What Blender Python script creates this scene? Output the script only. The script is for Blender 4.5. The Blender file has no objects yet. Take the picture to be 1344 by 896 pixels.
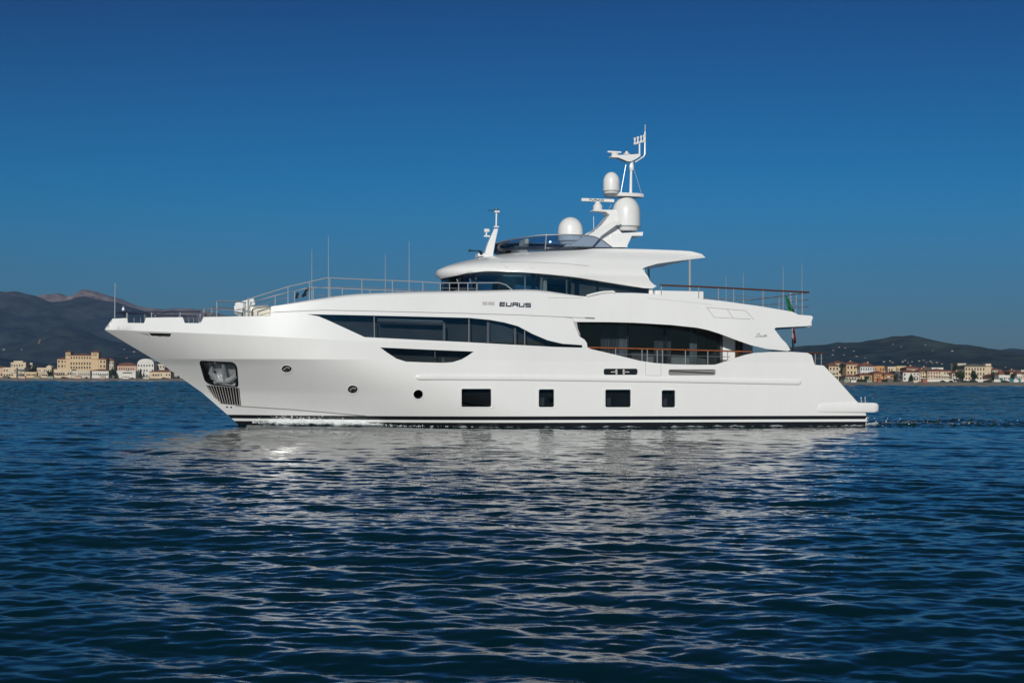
import bpy, bmesh, math, random
import numpy as np
from mathutils import Vector, Matrix, Euler
from mathutils.geometry import delaunay_2d_cdt
random.seed(7); rng = np.random.default_rng(11)
R = math.radians
SC = bpy.context.scene
COL = SC.collection

# ------------------------------------------------------------------ camera, sky, sun, exposure
PW, PH, FPX = 1344.0, 896.0, 1890.0
CAM = Vector((0, 0, 1.75))
PITCH, ROLL = math.atan(50.5/FPX), R(0.25)
cd = bpy.data.cameras.new('camera'); cam = bpy.data.objects.new('camera', cd); COL.objects.link(cam)
cd.sensor_width = 36; cd.lens = 36*FPX/PW; cd.clip_start = 0.3; cd.clip_end = 60000
ROT = Matrix.Rotation(R(90)+PITCH, 4, 'X') @ Matrix.Rotation(ROLL, 4, 'Z')
cam.matrix_world = Matrix.Translation(CAM) @ ROT
SC.camera = cam

SUN_AZ, SUN_EL = R(-8), R(21)        # azimuth from straight behind the camera, minus = to its left
w = bpy.data.worlds.new('World'); SC.world = w; w.use_nodes = True
nt = w.node_tree; bgn = nt.nodes['Background']
SKY_MUL, SKY_ADD = (.27, .85, 1.30), (-.78, -1.90, -4.5)   # a deeper, bluer clear sky
sky = nt.nodes.new('ShaderNodeTexSky'); sky.sky_type = 'NISHITA'; sky.sun_disc = False
sun_dir = Vector((math.sin(SUN_AZ)*math.cos(SUN_EL), -math.cos(SUN_AZ)*math.cos(SUN_EL), math.sin(SUN_EL)))
sky.sun_elevation = SUN_EL
sky.sun_rotation = math.atan2(sun_dir.x, sun_dir.y)
sky.air_density = 0.75; sky.dust_density = 0.35; sky.ozone_density = 3.0; sky.altitude = 0
mad = nt.nodes.new('ShaderNodeVectorMath'); mad.operation = 'MULTIPLY_ADD'; mad.inputs[1].default_value = SKY_MUL; mad.inputs[2].default_value = SKY_ADD
low = nt.nodes.new('ShaderNodeVectorMath'); low.operation = 'MAXIMUM'; low.inputs[1].default_value = (.02, .45, 1.0)
nt.links.new(sky.outputs[0], mad.inputs[0]); nt.links.new(mad.outputs[0], low.inputs[0])
tco = nt.nodes.new('ShaderNodeTexCoord'); sep = nt.nodes.new('ShaderNodeSeparateXYZ'); nt.links.new(tco.outputs['Generated'], sep.inputs[0])
mrz = nt.nodes.new('ShaderNodeMapRange'); mrz.interpolation_type = 'SMOOTHSTEP'; mrz.inputs['From Min'].default_value = 0; mrz.inputs['From Max'].default_value = .14; nt.links.new(sep.outputs[2], mrz.inputs['Value'])
hzb = nt.nodes.new('ShaderNodeMix'); hzb.data_type = 'RGBA'; hzb.blend_type = 'MULTIPLY'; hzb.inputs['Factor'].default_value = 1   # dull band of dusty air above the horizon
hz2 = nt.nodes.new('ShaderNodeMix'); hz2.data_type = 'RGBA'; hz2.inputs['A'].default_value = (1.45, .46, .43, 1); hz2.inputs['B'].default_value = (1, 1, 1, 1)
nt.links.new(mrz.outputs[0], hz2.inputs['Factor']); nt.links.new(low.outputs[0], hzb.inputs['A']); nt.links.new(hz2.outputs['Result'], hzb.inputs['B'])
nt.links.new(hzb.outputs['Result'], bgn.inputs[0]); bgn.inputs[1].default_value = 0.07
sd = bpy.data.lights.new('sun', 'SUN'); sd.energy = 3.55; sd.angle = R(0.53); sd.color = (1, 0.95, 0.87)
sun = bpy.data.objects.new('sun', sd); COL.objects.link(sun)
sun.rotation_euler = (-sun_dir).to_track_quat('-Z', 'Y').to_euler()
SC.view_settings.view_transform = 'Standard'; SC.view_settings.look = 'None'
SC.view_settings.exposure = 0.0; SC.view_settings.gamma = 1
try: SC.view_settings.use_curve_mapping = False
except Exception: pass
SC.cycles.use_denoising = True
SC.cycles.max_bounces = 10; SC.cycles.transparent_max_bounces = 12
SC.cycles.volume_bounces = 0

# ------------------------------------------------------------------ materials
def newmat(name):
    m = bpy.data.materials.new(name); m.use_nodes = True
    return m, m.node_tree, m.node_tree.nodes['Principled BSDF']
def mat(name, col, rough=.5, metal=0, coat=0, var=0, vscale=3, bump=0, bscale=8, spec=.5):
    m, t, p = newmat(name)
    p.inputs['Base Color'].default_value = (*col, 1); p.inputs['Roughness'].default_value = rough
    p.inputs['Metallic'].default_value = metal; p.inputs['Coat Weight'].default_value = coat
    p.inputs['Coat Roughness'].default_value = .04; p.inputs['Specular IOR Level'].default_value = spec
    if var or bump:
        tc = t.nodes.new('ShaderNodeTexCoord')
        n = t.nodes.new('ShaderNodeTexNoise'); n.inputs['Scale'].default_value = vscale; n.inputs['Detail'].default_value = 5
        t.links.new(tc.outputs['Object'], n.inputs['Vector'])
        if var:
            r = t.nodes.new('ShaderNodeMapRange'); r.inputs['From Min'].default_value = .3; r.inputs['From Max'].default_value = .7
            r.inputs['To Min'].default_value = 1-var; r.inputs['To Max'].default_value = 1+var
            mx = t.nodes.new('ShaderNodeMix'); mx.data_type = 'RGBA'; mx.blend_type = 'MULTIPLY'; mx.inputs['Factor'].default_value = 1
            mx.inputs['A'].default_value = (*col, 1)
            t.links.new(n.outputs['Fac'], r.inputs['Value']); t.links.new(r.outputs[0], mx.inputs['B'])
            t.links.new(mx.outputs['Result'], p.inputs['Base Color'])
        if bump:
            n2 = t.nodes.new('ShaderNodeTexNoise'); n2.inputs['Scale'].default_value = bscale; n2.inputs['Detail'].default_value = 4
            t.links.new(tc.outputs['Object'], n2.inputs['Vector'])
            b = t.nodes.new('ShaderNodeBump'); b.inputs['Strength'].default_value = bump; b.inputs['Distance'].default_value = .02
            t.links.new(n2.outputs['Fac'], b.inputs['Height']); t.links.new(b.outputs[0], p.inputs['Normal'])
    return m
def glass(name, tint, refl=1.0, rough=.01):
    m, t, p = newmat(name); t.nodes.remove(p)
    out = t.nodes['Material Output']
    tr = t.nodes.new('ShaderNodeBsdfTransparent'); tr.inputs[0].default_value = (*tint, 1)
    gl = t.nodes.new('ShaderNodeBsdfGlossy'); gl.inputs['Roughness'].default_value = rough
    fr = t.nodes.new('ShaderNodeFresnel'); fr.inputs['IOR'].default_value = 1.55
    mx = t.nodes.new('ShaderNodeMixShader')
    mu = t.nodes.new('ShaderNodeMath'); mu.operation = 'MULTIPLY'; mu.inputs[1].default_value = refl
    t.links.new(fr.outputs[0], mu.inputs[0]); t.links.new(mu.outputs[0], mx.inputs[0])
    t.links.new(tr.outputs[0], mx.inputs[1]); t.links.new(gl.outputs[0], mx.inputs[2]); t.links.new(mx.outputs[0], out.inputs[0])
    return m
M = {}
M['white'] = mat('white_gelcoat', (.80, .80, .79), .22, coat=.35, var=.025, vscale=.5, bump=.025, bscale=.9)
def streaks(m, amt):
    """faint run-off streaks down the paint"""
    t = m.node_tree; p = t.nodes['Principled BSDF']; src = p.inputs['Base Color'].links[0].from_socket
    tc = t.nodes.new('ShaderNodeTexCoord'); mp = t.nodes.new('ShaderNodeMapping'); mp.inputs['Scale'].default_value = (6, 6, .22); t.links.new(tc.outputs['Object'], mp.inputs[0])
    n = t.nodes.new('ShaderNodeTexNoise'); n.inputs['Scale'].default_value = 1; n.inputs['Detail'].default_value = 6; n.inputs['Roughness'].default_value = .65; t.links.new(mp.outputs[0], n.inputs['Vector'])
    r = t.nodes.new('ShaderNodeMapRange'); r.inputs['From Min'].default_value = .35; r.inputs['From Max'].default_value = .7; r.inputs['To Min'].default_value = 1; r.inputs['To Max'].default_value = 1-amt; t.links.new(n.outputs['Fac'], r.inputs['Value'])
    mx = t.nodes.new('ShaderNodeMix'); mx.data_type = 'RGBA'; mx.blend_type = 'MULTIPLY'; mx.inputs['Factor'].default_value = 1; t.links.new(src, mx.inputs['A']); t.links.new(r.outputs[0], mx.inputs['B']); t.links.new(mx.outputs['Result'], p.inputs['Base Color'])
streaks(M['white'], .02)
M['dome'] = mat('white_radome', (.75, .75, .74), .34, var=.02)
M['black'] = mat('black_paint', (.012, .013, .016), .25, coat=.3)
M['navy'] = mat('navy_lettering', (.02, .03, .06), .35)
M['grey'] = mat('grey_composite', (.22, .22, .22), .45, var=.05)
M['lightgrey'] = mat('light_grey_plate', (.48, .46, .44), .4)
M['seam'] = mat('grey_sealant', (.33, .32, .31), .6)
M['steel'] = mat('polished_steel', (.50, .52, .54), .3, metal=.5)
M['darksteel'] = mat('dark_steel_wire', (.24, .25, .27), .4, metal=.5)  # darker grey steel for thin rails, cleats and wipers
M['teak'] = mat('varnished_teak', (.27, .085, .032), .35, coat=.3, var=.15, vscale=5)
M['dark_teak'] = mat('weathered_dark_teak', (.085, .035, .02), .4, var=.15, vscale=5)
M['canvas'] = mat('navy_canvas', (.012, .02, .05), .8)
M['cushion'] = mat('cream_cushion', (.70, .66, .56), .8, var=.04)
M['interior'] = mat('dim_interior', (.17, .15, .13), .7, var=.2, vscale=1)
M['saloon'] = mat('pale_saloon_lining', (.34, .32, .29), .7, var=.15, vscale=1)
M['curtain'] = mat('pale_blind', (.55, .55, .53), .8)
M['wood'] = mat('dark_wood_panel', (.06, .032, .02), .35, var=.2)
M['glass'] = glass('tinted_window', (.60, .65, .69))
M['glass_dark'] = glass('dark_port_window', (.48, .51, .54), 1.0)
M['screen'] = glass('tinted_windscreen', (.58, .65, .74), .9)
M['flag_green'] = mat('green_cloth', (.0, .22, .07), .8, var=.1)
M['flag_white'] = mat('white_cloth', (.75, .75, .75), .8)
M['flag_red'] = mat('red_cloth', (.32, .012, .012), .8, var=.1)
M['orange'] = mat('orange_buoy', (.75, .25, .05), .5)

# ------------------------------------------------------------------ object helpers
def tag(o, label=None, cat=None, group=None, kind=None):
    if label: o['label'] = label
    if cat: o['category'] = cat
    if group: o['group'] = group
    if kind: o['kind'] = kind
    return o
def empty(name, loc=(0, 0, 0), rz=0):
    o = bpy.data.objects.new(name, None); COL.objects.link(o)
    o.location = loc; o.rotation_euler = (0, 0, rz); o.empty_display_size = .2
    return o
def link(name, me, material, parent=None):
    o = bpy.data.objects.new(name, me); COL.objects.link(o)
    if material is not None and not me.materials: me.materials.append(material)
    if parent is not None: o.parent = parent
    return o
class MB:
    """collects shapes and links them as one mesh"""
    def __init__(s): s.v = []; s.f = []; s.sm = []
    def add(s, vs, fs, smooth=False):
        n = len(s.v); s.v += [tuple(p) for p in vs]
        for f in fs: s.f.append(tuple(i+n for i in f)); s.sm.append(smooth)
        return s
    def box(s, c, size, rz=0, ry=0):
        hx, hy, hz = (d/2 for d in size); m = Euler((0, ry, rz)).to_matrix()
        vs = [Vector(c)+m @ Vector((x*hx, y*hy, z*hz)) for x in (-1, 1) for y in (-1, 1) for z in (-1, 1)]
        return s.add(vs, [(0, 1, 3, 2), (4, 6, 7, 5), (0, 4, 5, 1), (2, 3, 7, 6), (0, 2, 6, 4), (1, 5, 7, 3)])
    def tube(s, pts, r, n=8, cap=True, closed=False):
        pts = [Vector(p) for p in pts]; k = len(pts)
        rs = r if isinstance(r, (list, tuple)) else [r]*k
        rings = []; prev = None
        for i, p in enumerate(pts):
            a = pts[max(i-1, 0)] if not closed else pts[i-1]; b = pts[min(i+1, k-1)] if not closed else pts[(i+1) % k]
            t = (b-a).normalized()
            if prev is None:
                up = Vector((0, 0, 1)) if abs(t.z) < .9 else Vector((1, 0, 0))
            else: up = prev
            x = (up-t*up.dot(t)).normalized(); y = t.cross(x); prev = x
            rings.append([p+(x*math.cos(q)+y*math.sin(q))*rs[i] for q in (2*math.pi*j/n for j in range(n))])
        vs = [q for g in rings for q in g]; fs = []
        for i in range(k-1 if not closed else k):
            i2 = (i+1) % k
            for j in range(n): fs.append((i*n+j, i*n+(j+1) % n, i2*n+(j+1) % n, i2*n+j))
        s.add(vs, fs, True)
        if cap and not closed:
            s.add(rings[0][::-1], [tuple(range(n))]); s.add(rings[-1], [tuple(range(n))])
        return s
    def lathe(s, c, prof, n=28, axis=None):
        """prof: list of (radius, height)"""
        q = Vector(axis or (0, 0, 1)).to_track_quat('Z', 'Y'); vs = []; fs = []
        for r, h in prof:
            for j in range(n):
                a = 2*math.pi*j/n; vs.append(Vector(c)+q @ Vector((r*math.cos(a), r*math.sin(a), h)))
        for i in range(len(prof)-1):
            for j in range(n): fs.append((i*n+j, i*n+(j+1) % n, (i+1)*n+(j+1) % n, (i+1)*n+j))
        return s.add(vs, fs, True)
    def loft(s, rows, closed_u=False, smooth=True, flip=False):
        n = len(rows[0]); vs = [p for r in rows for p in r]; fs = []
        for i in range(len(rows)-1):
            for j in range(n if closed_u else n-1):
                q = (i*n+j, i*n+(j+1) % n, (i+1)*n+(j+1) % n, (i+1)*n+j)
                fs.append(q[::-1] if flip else q)
        return s.add(vs, fs, smooth)
    def prism(s, outline, y0, y1):
        """outline in (x,z), extruded along y"""
        n = len(outline)
        from mathutils.geometry import tessellate_polygon
        tri = tessellate_polygon([[Vector((x, z, 0)) for x, z in outline]])
        vs = [(x, y0, z) for x, z in outline]+[(x, y1, z) for x, z in outline]
        fs = [tuple(t) for t in tri]+[tuple(i+n for i in t[::-1]) for t in tri]
        fs += [(i, (i+1) % n, n+(i+1) % n, n+i) for i in range(n)]
        return s.add(vs, fs)
    def build(s, name, material, parent=None, angle=35, fix=True, bevel=0):
        me = bpy.data.meshes.new(name); me.from_pydata(s.v, [], s.f)
        me.polygons.foreach_set('use_smooth', s.sm)
        if fix:
            bm = bmesh.new(); bm.from_mesh(me); bmesh.ops.recalc_face_normals(bm, faces=bm.faces); bm.to_mesh(me); bm.free()
        try: me.set_sharp_from_angle(angle=R(angle))
        except Exception: pass
        o = link(name, me, material, parent)
        if bevel:
            b = o.modifiers.new('bevel', 'BEVEL'); b.width = bevel; b.segments = 2; b.limit_method = 'ANGLE'; b.angle_limit = R(40)
        return o

def build_split(s, name, material, parent=None, **kw):
    """every loose piece becomes an object of its own"""
    par = list(range(len(s.v)))
    def find(i):
        while par[i] != i: par[i] = par[par[i]]; i = par[i]
        return i
    for f in s.f:
        for i in f[1:]: par[find(i)] = find(f[0])
    grp = {}
    for k, f in enumerate(s.f): grp.setdefault(find(f[0]), []).append(k)
    out = []
    for ks in grp.values():
        q = MB(); ix = {}
        for k in ks:
            g = []
            for i in s.f[k]:
                if i not in ix: ix[i] = len(q.v); q.v.append(s.v[i])
                g.append(ix[i])
            q.f.append(tuple(g)); q.sm.append(s.sm[k])
        out.append(q.build(name, material, parent, **kw))
    return out
MB.build_split = build_split

# ------------------------------------------------------------------ measuring: from a photo pixel to the real place of a point
TH = R(14.0)
O = Vector(((136-672)/FPX*52.0, 52.0, 0))
YM = Matrix.Translation(O) @ Matrix.Rotation(TH, 4, 'Z')          # yacht frame: x aft, y to starboard, z up
YI = YM.inverted(); CI = (Matrix.Translation(CAM) @ ROT).inverted()
CL = YI @ CAM
def ray(px, py):
    d = ROT.to_3x3() @ Vector(((px-672)/FPX, -(py-448)/FPX, -1)); return d
def rayl(px, py): return YI.to_3x3() @ ray(px, py)
def project(p):            # yacht frame -> photo pixel
    q = CI @ (YM @ Vector(p)); return 672+FPX*q.x/-q.z, 448-FPX*q.y/-q.z
def on_plane(px, py, y):   # point of the yacht's fore-and-aft plane at athwartships distance y (minus = port)
    d = rayl(px, py); t = (y-CL.y)/d.y; return CL+d*t
def world_at(px, py, dist):
    d = ray(px, py); return CAM+d*(dist/d.y)
class Surf:
    def __init__(s, f, s0=None): s.f = f; s.s0 = s0
    def uw(s, px, py):
        p = on_plane(px, py, -2.8); a, b = (s.s0(p.x, p.z) if s.s0 else (p.x, p.z))
        for _ in range(25):
            q = project(s.f(a, b)); ex, ey = px-q[0], py-q[1]
            if abs(ex)+abs(ey) < .01: break
            h = .01; qa = project(s.f(a+h, b)); qb = project(s.f(a, b+h))
            J = np.array([[(qa[0]-q[0])/h, (qb[0]-q[0])/h], [(qa[1]-q[1])/h, (qb[1]-q[1])/h]])
            try: da, db = np.linalg.solve(J, [ex, ey])
            except Exception: break
            da = max(-1, min(1, da)); db = max(-1, min(1, db)); a += da; b += db
        return a, b
    def many(s, pts): return [s.uw(*p) for p in pts]
    def pt(s, px, py): return s.f(*s.uw(px, py))
    def normal(s, a, b):
        h = .004; f = s.f
        n = (Vector(f(a+h, b))-Vector(f(a-h, b))).cross(Vector(f(a, b+h))-Vector(f(a, b-h)))
        return n.normalized()
def lerp_table(tab):
    xs = np.array([t[0] for t in tab]); ys = np.array([t[1] for t in tab])
    return lambda x: float(np.interp(x, xs, ys))
def dens(pts, step, closed=True):
    out = []; n = len(pts)
    for i in range(n if closed else n-1):
        a = np.array(pts[i]); b = np.array(pts[(i+1) % n]); k = max(1, int(math.ceil(np.linalg.norm(b-a)/step)))
        for j in range(k): out.append(tuple(a+(b-a)*j/k))
    if not closed: out.append(tuple(pts[-1]))
    return out
def smooth_poly(pts, it=2, keep=()):
    """Chaikin on an open line"""
    for _ in range(it):
        o = [pts[0]]
        for a, b in zip(pts, pts[1:]):
            o.append((a[0]*.75+b[0]*.25, a[1]*.75+b[1]*.25)); o.append((a[0]*.25+b[0]*.75, a[1]*.25+b[1]*.75))
        o.append(pts[-1]); pts = o
    return pts
def rrect(x0, y0, x1, y1, r, n=4):
    o = []
    for cx, cy, a0 in ((x1-r, y0+r, -90), (x1-r, y1-r, 0), (x0+r, y1-r, 90), (x0+r, y0+r, 180)):
        for k in range(n+1):
            a = R(a0+90*k/n); o.append((cx+r*math.cos(a), cy+r*math.sin(a)))
    return o
def rpoly(pts, r, n=4):
    """round the corners of a pixel polygon"""
    o = []; k = len(pts)
    for i in range(k):
        p = Vector(pts[i]); a = Vector(pts[i-1])-p; b = Vector(pts[(i+1) % k])-p
        ra = min(r, a.length*.45); rb = min(r, b.length*.45); A = p+a.normalized()*ra; B = p+b.normalized()*rb
        for j in range(n+1):
            t = j/n; q = A*(1-t)**2+p*2*t*(1-t)+B*t*t; o.append((q.x, q.y))
    return o
def ell(cx, cy, rx, ry, n=20): return [(cx+rx*math.cos(2*math.pi*k/n), cy+ry*math.sin(2*math.pi*k/n)) for k in range(n)]
def inside(poly, pts):
    P = np.asarray(poly); x, y = pts[:, 0], pts[:, 1]; c = np.zeros(len(pts), bool); j = len(P)-1
    for i in range(len(P)):
        xi, yi = P[i]; xj, yj = P[j]
        if yi != yj:
            m = ((yi > y) != (yj > y)) & (x < (xj-xi)*(y-yi)/(yj-yi)+xi); c ^= m
        j = i
    return c
def triangulate(outline, holes, grid, levels, lines=()):
    rings = [dens(outline, grid)]+[dens(h, grid*.8) for h in holes]
    P = []; edges = []
    for r_ in rings:
        n0 = len(P); P += r_; edges += [(n0+i, n0+(i+1) % len(r_)) for i in range(len(r_))]
    B = np.array(P); lo = B.min(0); hi = B.max(0)
    gx = np.arange(lo[0]+grid*.5, hi[0], grid); gy = list(np.arange(lo[1]+grid*.5, hi[1], grid))
    for L in levels: gy = [y for y in gy if abs(y-L) > grid*.4]+[L]
    G = np.array([(x, y) for y in gy for x in gx]) if len(gx) and len(gy) else np.zeros((0, 2))
    LN = []
    for l in lines:
        l = [p for p in dens(l, grid, False)]; k = inside(rings[0], np.array(l))
        for h in rings[1:]: k &= ~inside(h, np.array(l))
        for h in rings: k &= np.array([min(((np.array(h)-np.array(p))**2).sum(1)) > (grid*.2)**2 for p in l])
        prev = None
        for p, ok_ in zip(l, k):
            if ok_:
                P.append(p); LN.append(p)
                if prev is not None: edges.append((prev, len(P)-1))
                prev = len(P)-1
            else: prev = None
    if len(G):
        if LN:
            LQ = np.array(LN); G = G[[min(((LQ-g)**2).sum(1)) > (grid*.5)**2 for g in G]]
        k = inside(rings[0], G)
        for h in rings[1:]: k &= ~inside(h, G)
        G = G[k]; ok = np.ones(len(G), bool)
        for r_ in rings:
            for q in np.array(dens(r_, grid*.4)): ok &= ((G-q)**2).sum(1) > (grid*.38)**2
        G = G[ok]
    V = [Vector((float(p[0]), float(p[1]))) for p in P]+[Vector((float(p[0]), float(p[1]))) for p in G]
    ov, oe, of, *_ = delaunay_2d_cdt(V, edges, [], 0, 1e-5)
    A = np.array([(v.x, v.y) for v in ov]); T = np.array([f for f in of if len(f) == 3])
    C = A[T].mean(1); k = inside(rings[0], C)
    for h in rings[1:]: k &= ~inside(h, C)
    e1 = A[T[:, 1]]-A[T[:, 0]]; e2 = A[T[:, 2]]-A[T[:, 0]]; ar = e1[:, 0]*e2[:, 1]-e1[:, 1]*e2[:, 0]
    return A, T[k & (np.abs(ar) > 1e-7)]
def skin(name, surf, outline, material, parent, holes=(), grid=.22, thick=.06, off=0.0, levels=(), sides=(-1,), blind=True, lines=(), nb=.2):
    """a shaped shell lying on a surface of the yacht, with real openings and thickness; openings on the port side only if blind"""
    vs = []; fs = []; nrm = []; cache = {}
    for sd_ in sides:
        hs = list(holes) if (sd_ == -1 or not blind) else []
        if len(hs) not in cache: cache[len(hs)] = triangulate(outline, hs, grid, levels, lines)
        A, T = cache[len(hs)]; m = len(A); n0 = len(vs)
        S3 = [Vector(surf.f(*p)) for p in A]; N3 = []
        for p in A:
            n = surf.normal(*p); N3.append(-n if n.y > 0 else n)
        def mv(p): return Vector((p.x, p.y*(-sd_), p.z))
        def inw(p): return Vector((p.x, min(-.002, p.y+thick), p.z))
        vs += [mv(S3[i]+N3[i]*off) for i in range(m)]+[mv(inw(S3[i]+N3[i]*off)) for i in range(m)]
        cnt = {}
        def addf(idx, ns):
            v = [vs[i] for i in idx]; g = (v[1]-v[0]).cross(v[2]-v[0])
            if g.dot(ns[0]+ns[1]+ns[2]) < 0: idx = idx[::-1]; ns = ns[::-1]
            fs.append(idx); nrm.append(ns)
        for t in T:
            c = A[t].mean(0); ns = []
            for i in t:
                nn = surf.normal(*(A[i]*(1-nb)+c*nb))
                if nn.y > 0: nn = -nn
                ns.append(mv(nn))
            addf([int(n0+i) for i in t], ns); addf([int(n0+m+i) for i in t], [-x for x in ns])
            for a, b in ((t[0], t[1]), (t[1], t[2]), (t[2], t[0])): cnt.setdefault((min(a, b), max(a, b)), []).append((int(a), int(b), c))
        for l in cnt.values():
            if len(l) == 1:
                a, b, c = l[0]; q = [n0+a, n0+m+a, n0+m+b, n0+b]
                g = (vs[q[1]]-vs[q[0]]).cross(vs[q[3]]-vs[q[0]]); inn = mv(Vector(surf.f(*c)))-vs[q[0]]
                if g.dot(inn) > 0: q = q[::-1]
                fs.append(q); nrm.append(None)
    me = bpy.data.meshes.new(name); me.from_pydata(vs, [], fs); me.update()
    me.polygons.foreach_set('use_smooth', [True]*len(fs)); cn = []
    for p, ns in zip(me.polygons, nrm):
        cn += [tuple(p.normal)]*p.loop_total if ns is None else [tuple(x) for x in ns]
    me.normals_split_custom_set(cn)
    return link(name, me, material, parent)
def strip(mbv, surf, px, width, lift=.004):
    """a thin raised line lying on a surface (seams, lettering strokes): px polyline, width in metres"""
    if max(abs(px[0][0]-px[-1][0]), abs(px[0][1]-px[-1][1])) > 12: px = dens(px, 7, False)
    q = [surf.uw(*p) for p in px]; pts = [Vector(surf.f(*a)) for a in q]; ns = []
    for a in q:
        n = surf.normal(*a); ns.append(n if n.y < 0 else -n)
    L = []; Rr = []
    for i, p in enumerate(pts):
        t = (pts[min(i+1, len(pts)-1)]-pts[max(i-1, 0)]).normalized(); s_ = t.cross(ns[i]).normalized()*width/2
        L.append(p+s_+ns[i]*lift); Rr.append(p-s_+ns[i]*lift)
    k = len(pts); vs = L+Rr+[p-ns[i % k]*(lift+.004) for i, p in enumerate(L+Rr)]
    fs = [(i, i+1, k+i+1, k+i) for i in range(k-1)]
    fs += [(i, 2*k+i, 2*k+i+1, i+1) for i in range(k-1)]+[(k+i, k+i+1, 3*k+i+1, 3*k+i) for i in range(k-1)]
    fs += [(0, k, 3*k, 2*k), (k-1, 3*k-1, 4*k-1, 2*k-1)]
    mbv.add(vs, fs)
def strokes(mbv, surf, px, width, lift, ext=.45):
    for i, ((xa, ya), (xb, yb)) in enumerate(zip(px, px[1:])):
        e = np.array([xb-xa, yb-ya]); e = e/np.linalg.norm(e)*ext
        strip(mbv, surf, [(xa-e[0], ya-e[1]), (xb+e[0], yb+e[1])], width, lift+.0005*(i % 3))
def mirror(mb):
    n = len(mb.v); mb.v += [(x, -y, z) for x, y, z in mb.v]
    mb.f += [tuple(i+n for i in f[::-1]) for f in mb.f]; mb.sm += mb.sm
    return mb
# ------------------------------------------------------------------ the yacht
Y = empty('motor_yacht'); Y.matrix_world = YM
tag(Y, 'large white three-deck motor yacht with dark tinted windows, under way on the sea', 'yacht')
stem = lerp_table([(-.8, 5.65), (-.13, 5.04), (1.24, 3.49), (2.26, 2.06), (3.5, 0), (3.92, .3), (9, .3)])
def knuckle(u): return 3.5-.42*min(1, max(0, u/9))
def hullB(u, w_):
    k2 = 2.45; u0 = stem(w_); kk = knuckle(u)
    if w_ > kk+1e-6 and w_ > 3:
        b = hullB(u, kk)-.07*(w_-kk)*min(1, u/2)
        k = min(1, max(0, (u-u0)/1.1))
        return b*k*(2-k)
    if w_ <= k2:
        q = max(0, (w_+.8)/3.25); Le, bm, p = 13.0-5.0*q, 3.22+.20*(1-(1-q)**2), 1.75+.5*q
    else:
        q = min(1, (w_-k2)/(knuckle(u)-k2)); Le, bm, p = 8.0+1.4*q, 3.42+.04*q, 2.25+.1*q
    t = min(1, max(0, (u-u0)/Le)); b = bm*(1-(1-t)**p)
    if u > 17: b *= 1-.05*((u-17)/12)**2
    return b
HS = Surf(lambda u, w_: (u, -hullB(u, w_), w_))
hp = HS.many
# window and port openings, measured on the photograph and laid on the hull
win_main = [(402.5, 412.2), (424, 412.6), (490.8, 414), (560, 415.6), (616, 417), (643, 419.7), (662, 423), (680, 428), (699.3, 438.2), (719, 446.5), (738.6, 451.0), (764.3, 452.8),
            (764.3, 456.2), (728.7, 455.2), (660, 451.5), (613.6, 449), (540, 445.4), (478.6, 442.3), (449, 428.7), (430, 420), (418, 415)]
win_lens = [(499, 455.8), (560, 458.6), (622, 461.2), (614, 466.8), (606, 471.5), (594, 475.2), (581.7, 476), (556, 475.4), (532.6, 474.4), (520.3, 470.5), (508, 462.5)]
ports = [rrect(605.8, 510.2, 644.8, 533.8, 2), rrect(707.2, 510.8, 727.4, 534, 2), rrect(794.6, 511.2, 828, 534.2, 2), rrect(868.6, 512, 886.4, 534.4, 2)]
rounds = [ell(376.2, 484, 6.4, 4.6), ell(463, 510.8, 6.4, 5.2), ell(549, 517.4, 6.2, 6.0)]
pocket = rpoly([(262.4, 473.7), (305.5, 475.6), (310, 480), (312, 507), (277, 503.8), (269.8, 500)], 4)
grille = [(270.4, 505.2), (314.2, 509), (316.5, 532), (289.5, 529.7), (279.6, 519.6)]
slot = rpoly([(194, 437), (225, 437.6), (223, 442), (199, 441.6)], 1.2)
vents = [rrect(792.4, 483.6, 837, 491.8, 2.5), rrect(877.4, 484.6, 939.4, 492.4, 2.5)]
top_px = [(167, 417.2), (167.5, 423.6), (189, 424), (191.5, 416.8), (239.8, 416.3), (242.5, 423.8), (263.5, 424), (267, 416), (310, 415.2), (355, 414.6), (355, 410.4), (390, 408.4), (425, 407.2), (500, 408.8), (600, 411.2), (680, 413.5), (735, 416),
          (751, 417.4), (753.5, 425), (757, 434), (761.5, 442.0), (767, 445.4), (770.2, 450), (771, 455.6), (776, 458), (790, 461.2), (815, 467.2), (840, 473.4), (860, 476.3), (880, 477.8), (910, 478.6),
          (938, 478.5), (950, 475.2), (965, 469.6), (978, 465.6), (990, 463), (1010, 461.6), (1040, 461.6), (1060, 463), (1065.5, 466), (1067.5, 473), (1069.5, 478.6), (1081, 479.6), (1100, 499), (1116, 517), (1128.5, 531), (1135, 539), (1138, 548)]
hull_out = [(stem(z)+.004, z) for z in (-.75, -.4, -.13, .3, .8, 1.24, 1.8, 2.26, 2.9, 3.3, 3.499, 3.6, 3.75, 3.90)]+hp(top_px)
hull_out += [(28.55, .0), (28.3, -.75)]
holes_px = [win_main, win_lens, pocket, grille, slot]+ports+rounds+vents
hull_holes = [hp(h) for h in holes_px]
hull = skin('hull', HS, hull_out, M['white'], Y, holes=hull_holes, grid=.2, thick=.09, sides=(-1, 1), lines=[[(u, 2.45) for u in np.arange(1.95, 27, .2)], [(u, knuckle(u)) for u in np.arange(.12, 16, .2)]])
def sub(name, px, material, parent, off, thick=.02, holes=(), grid=.25, surf=HS):
    return skin(name, surf, surf.many(px), material, parent, holes=[surf.many(h) for h in holes], grid=grid, thick=thick, off=off)
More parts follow.
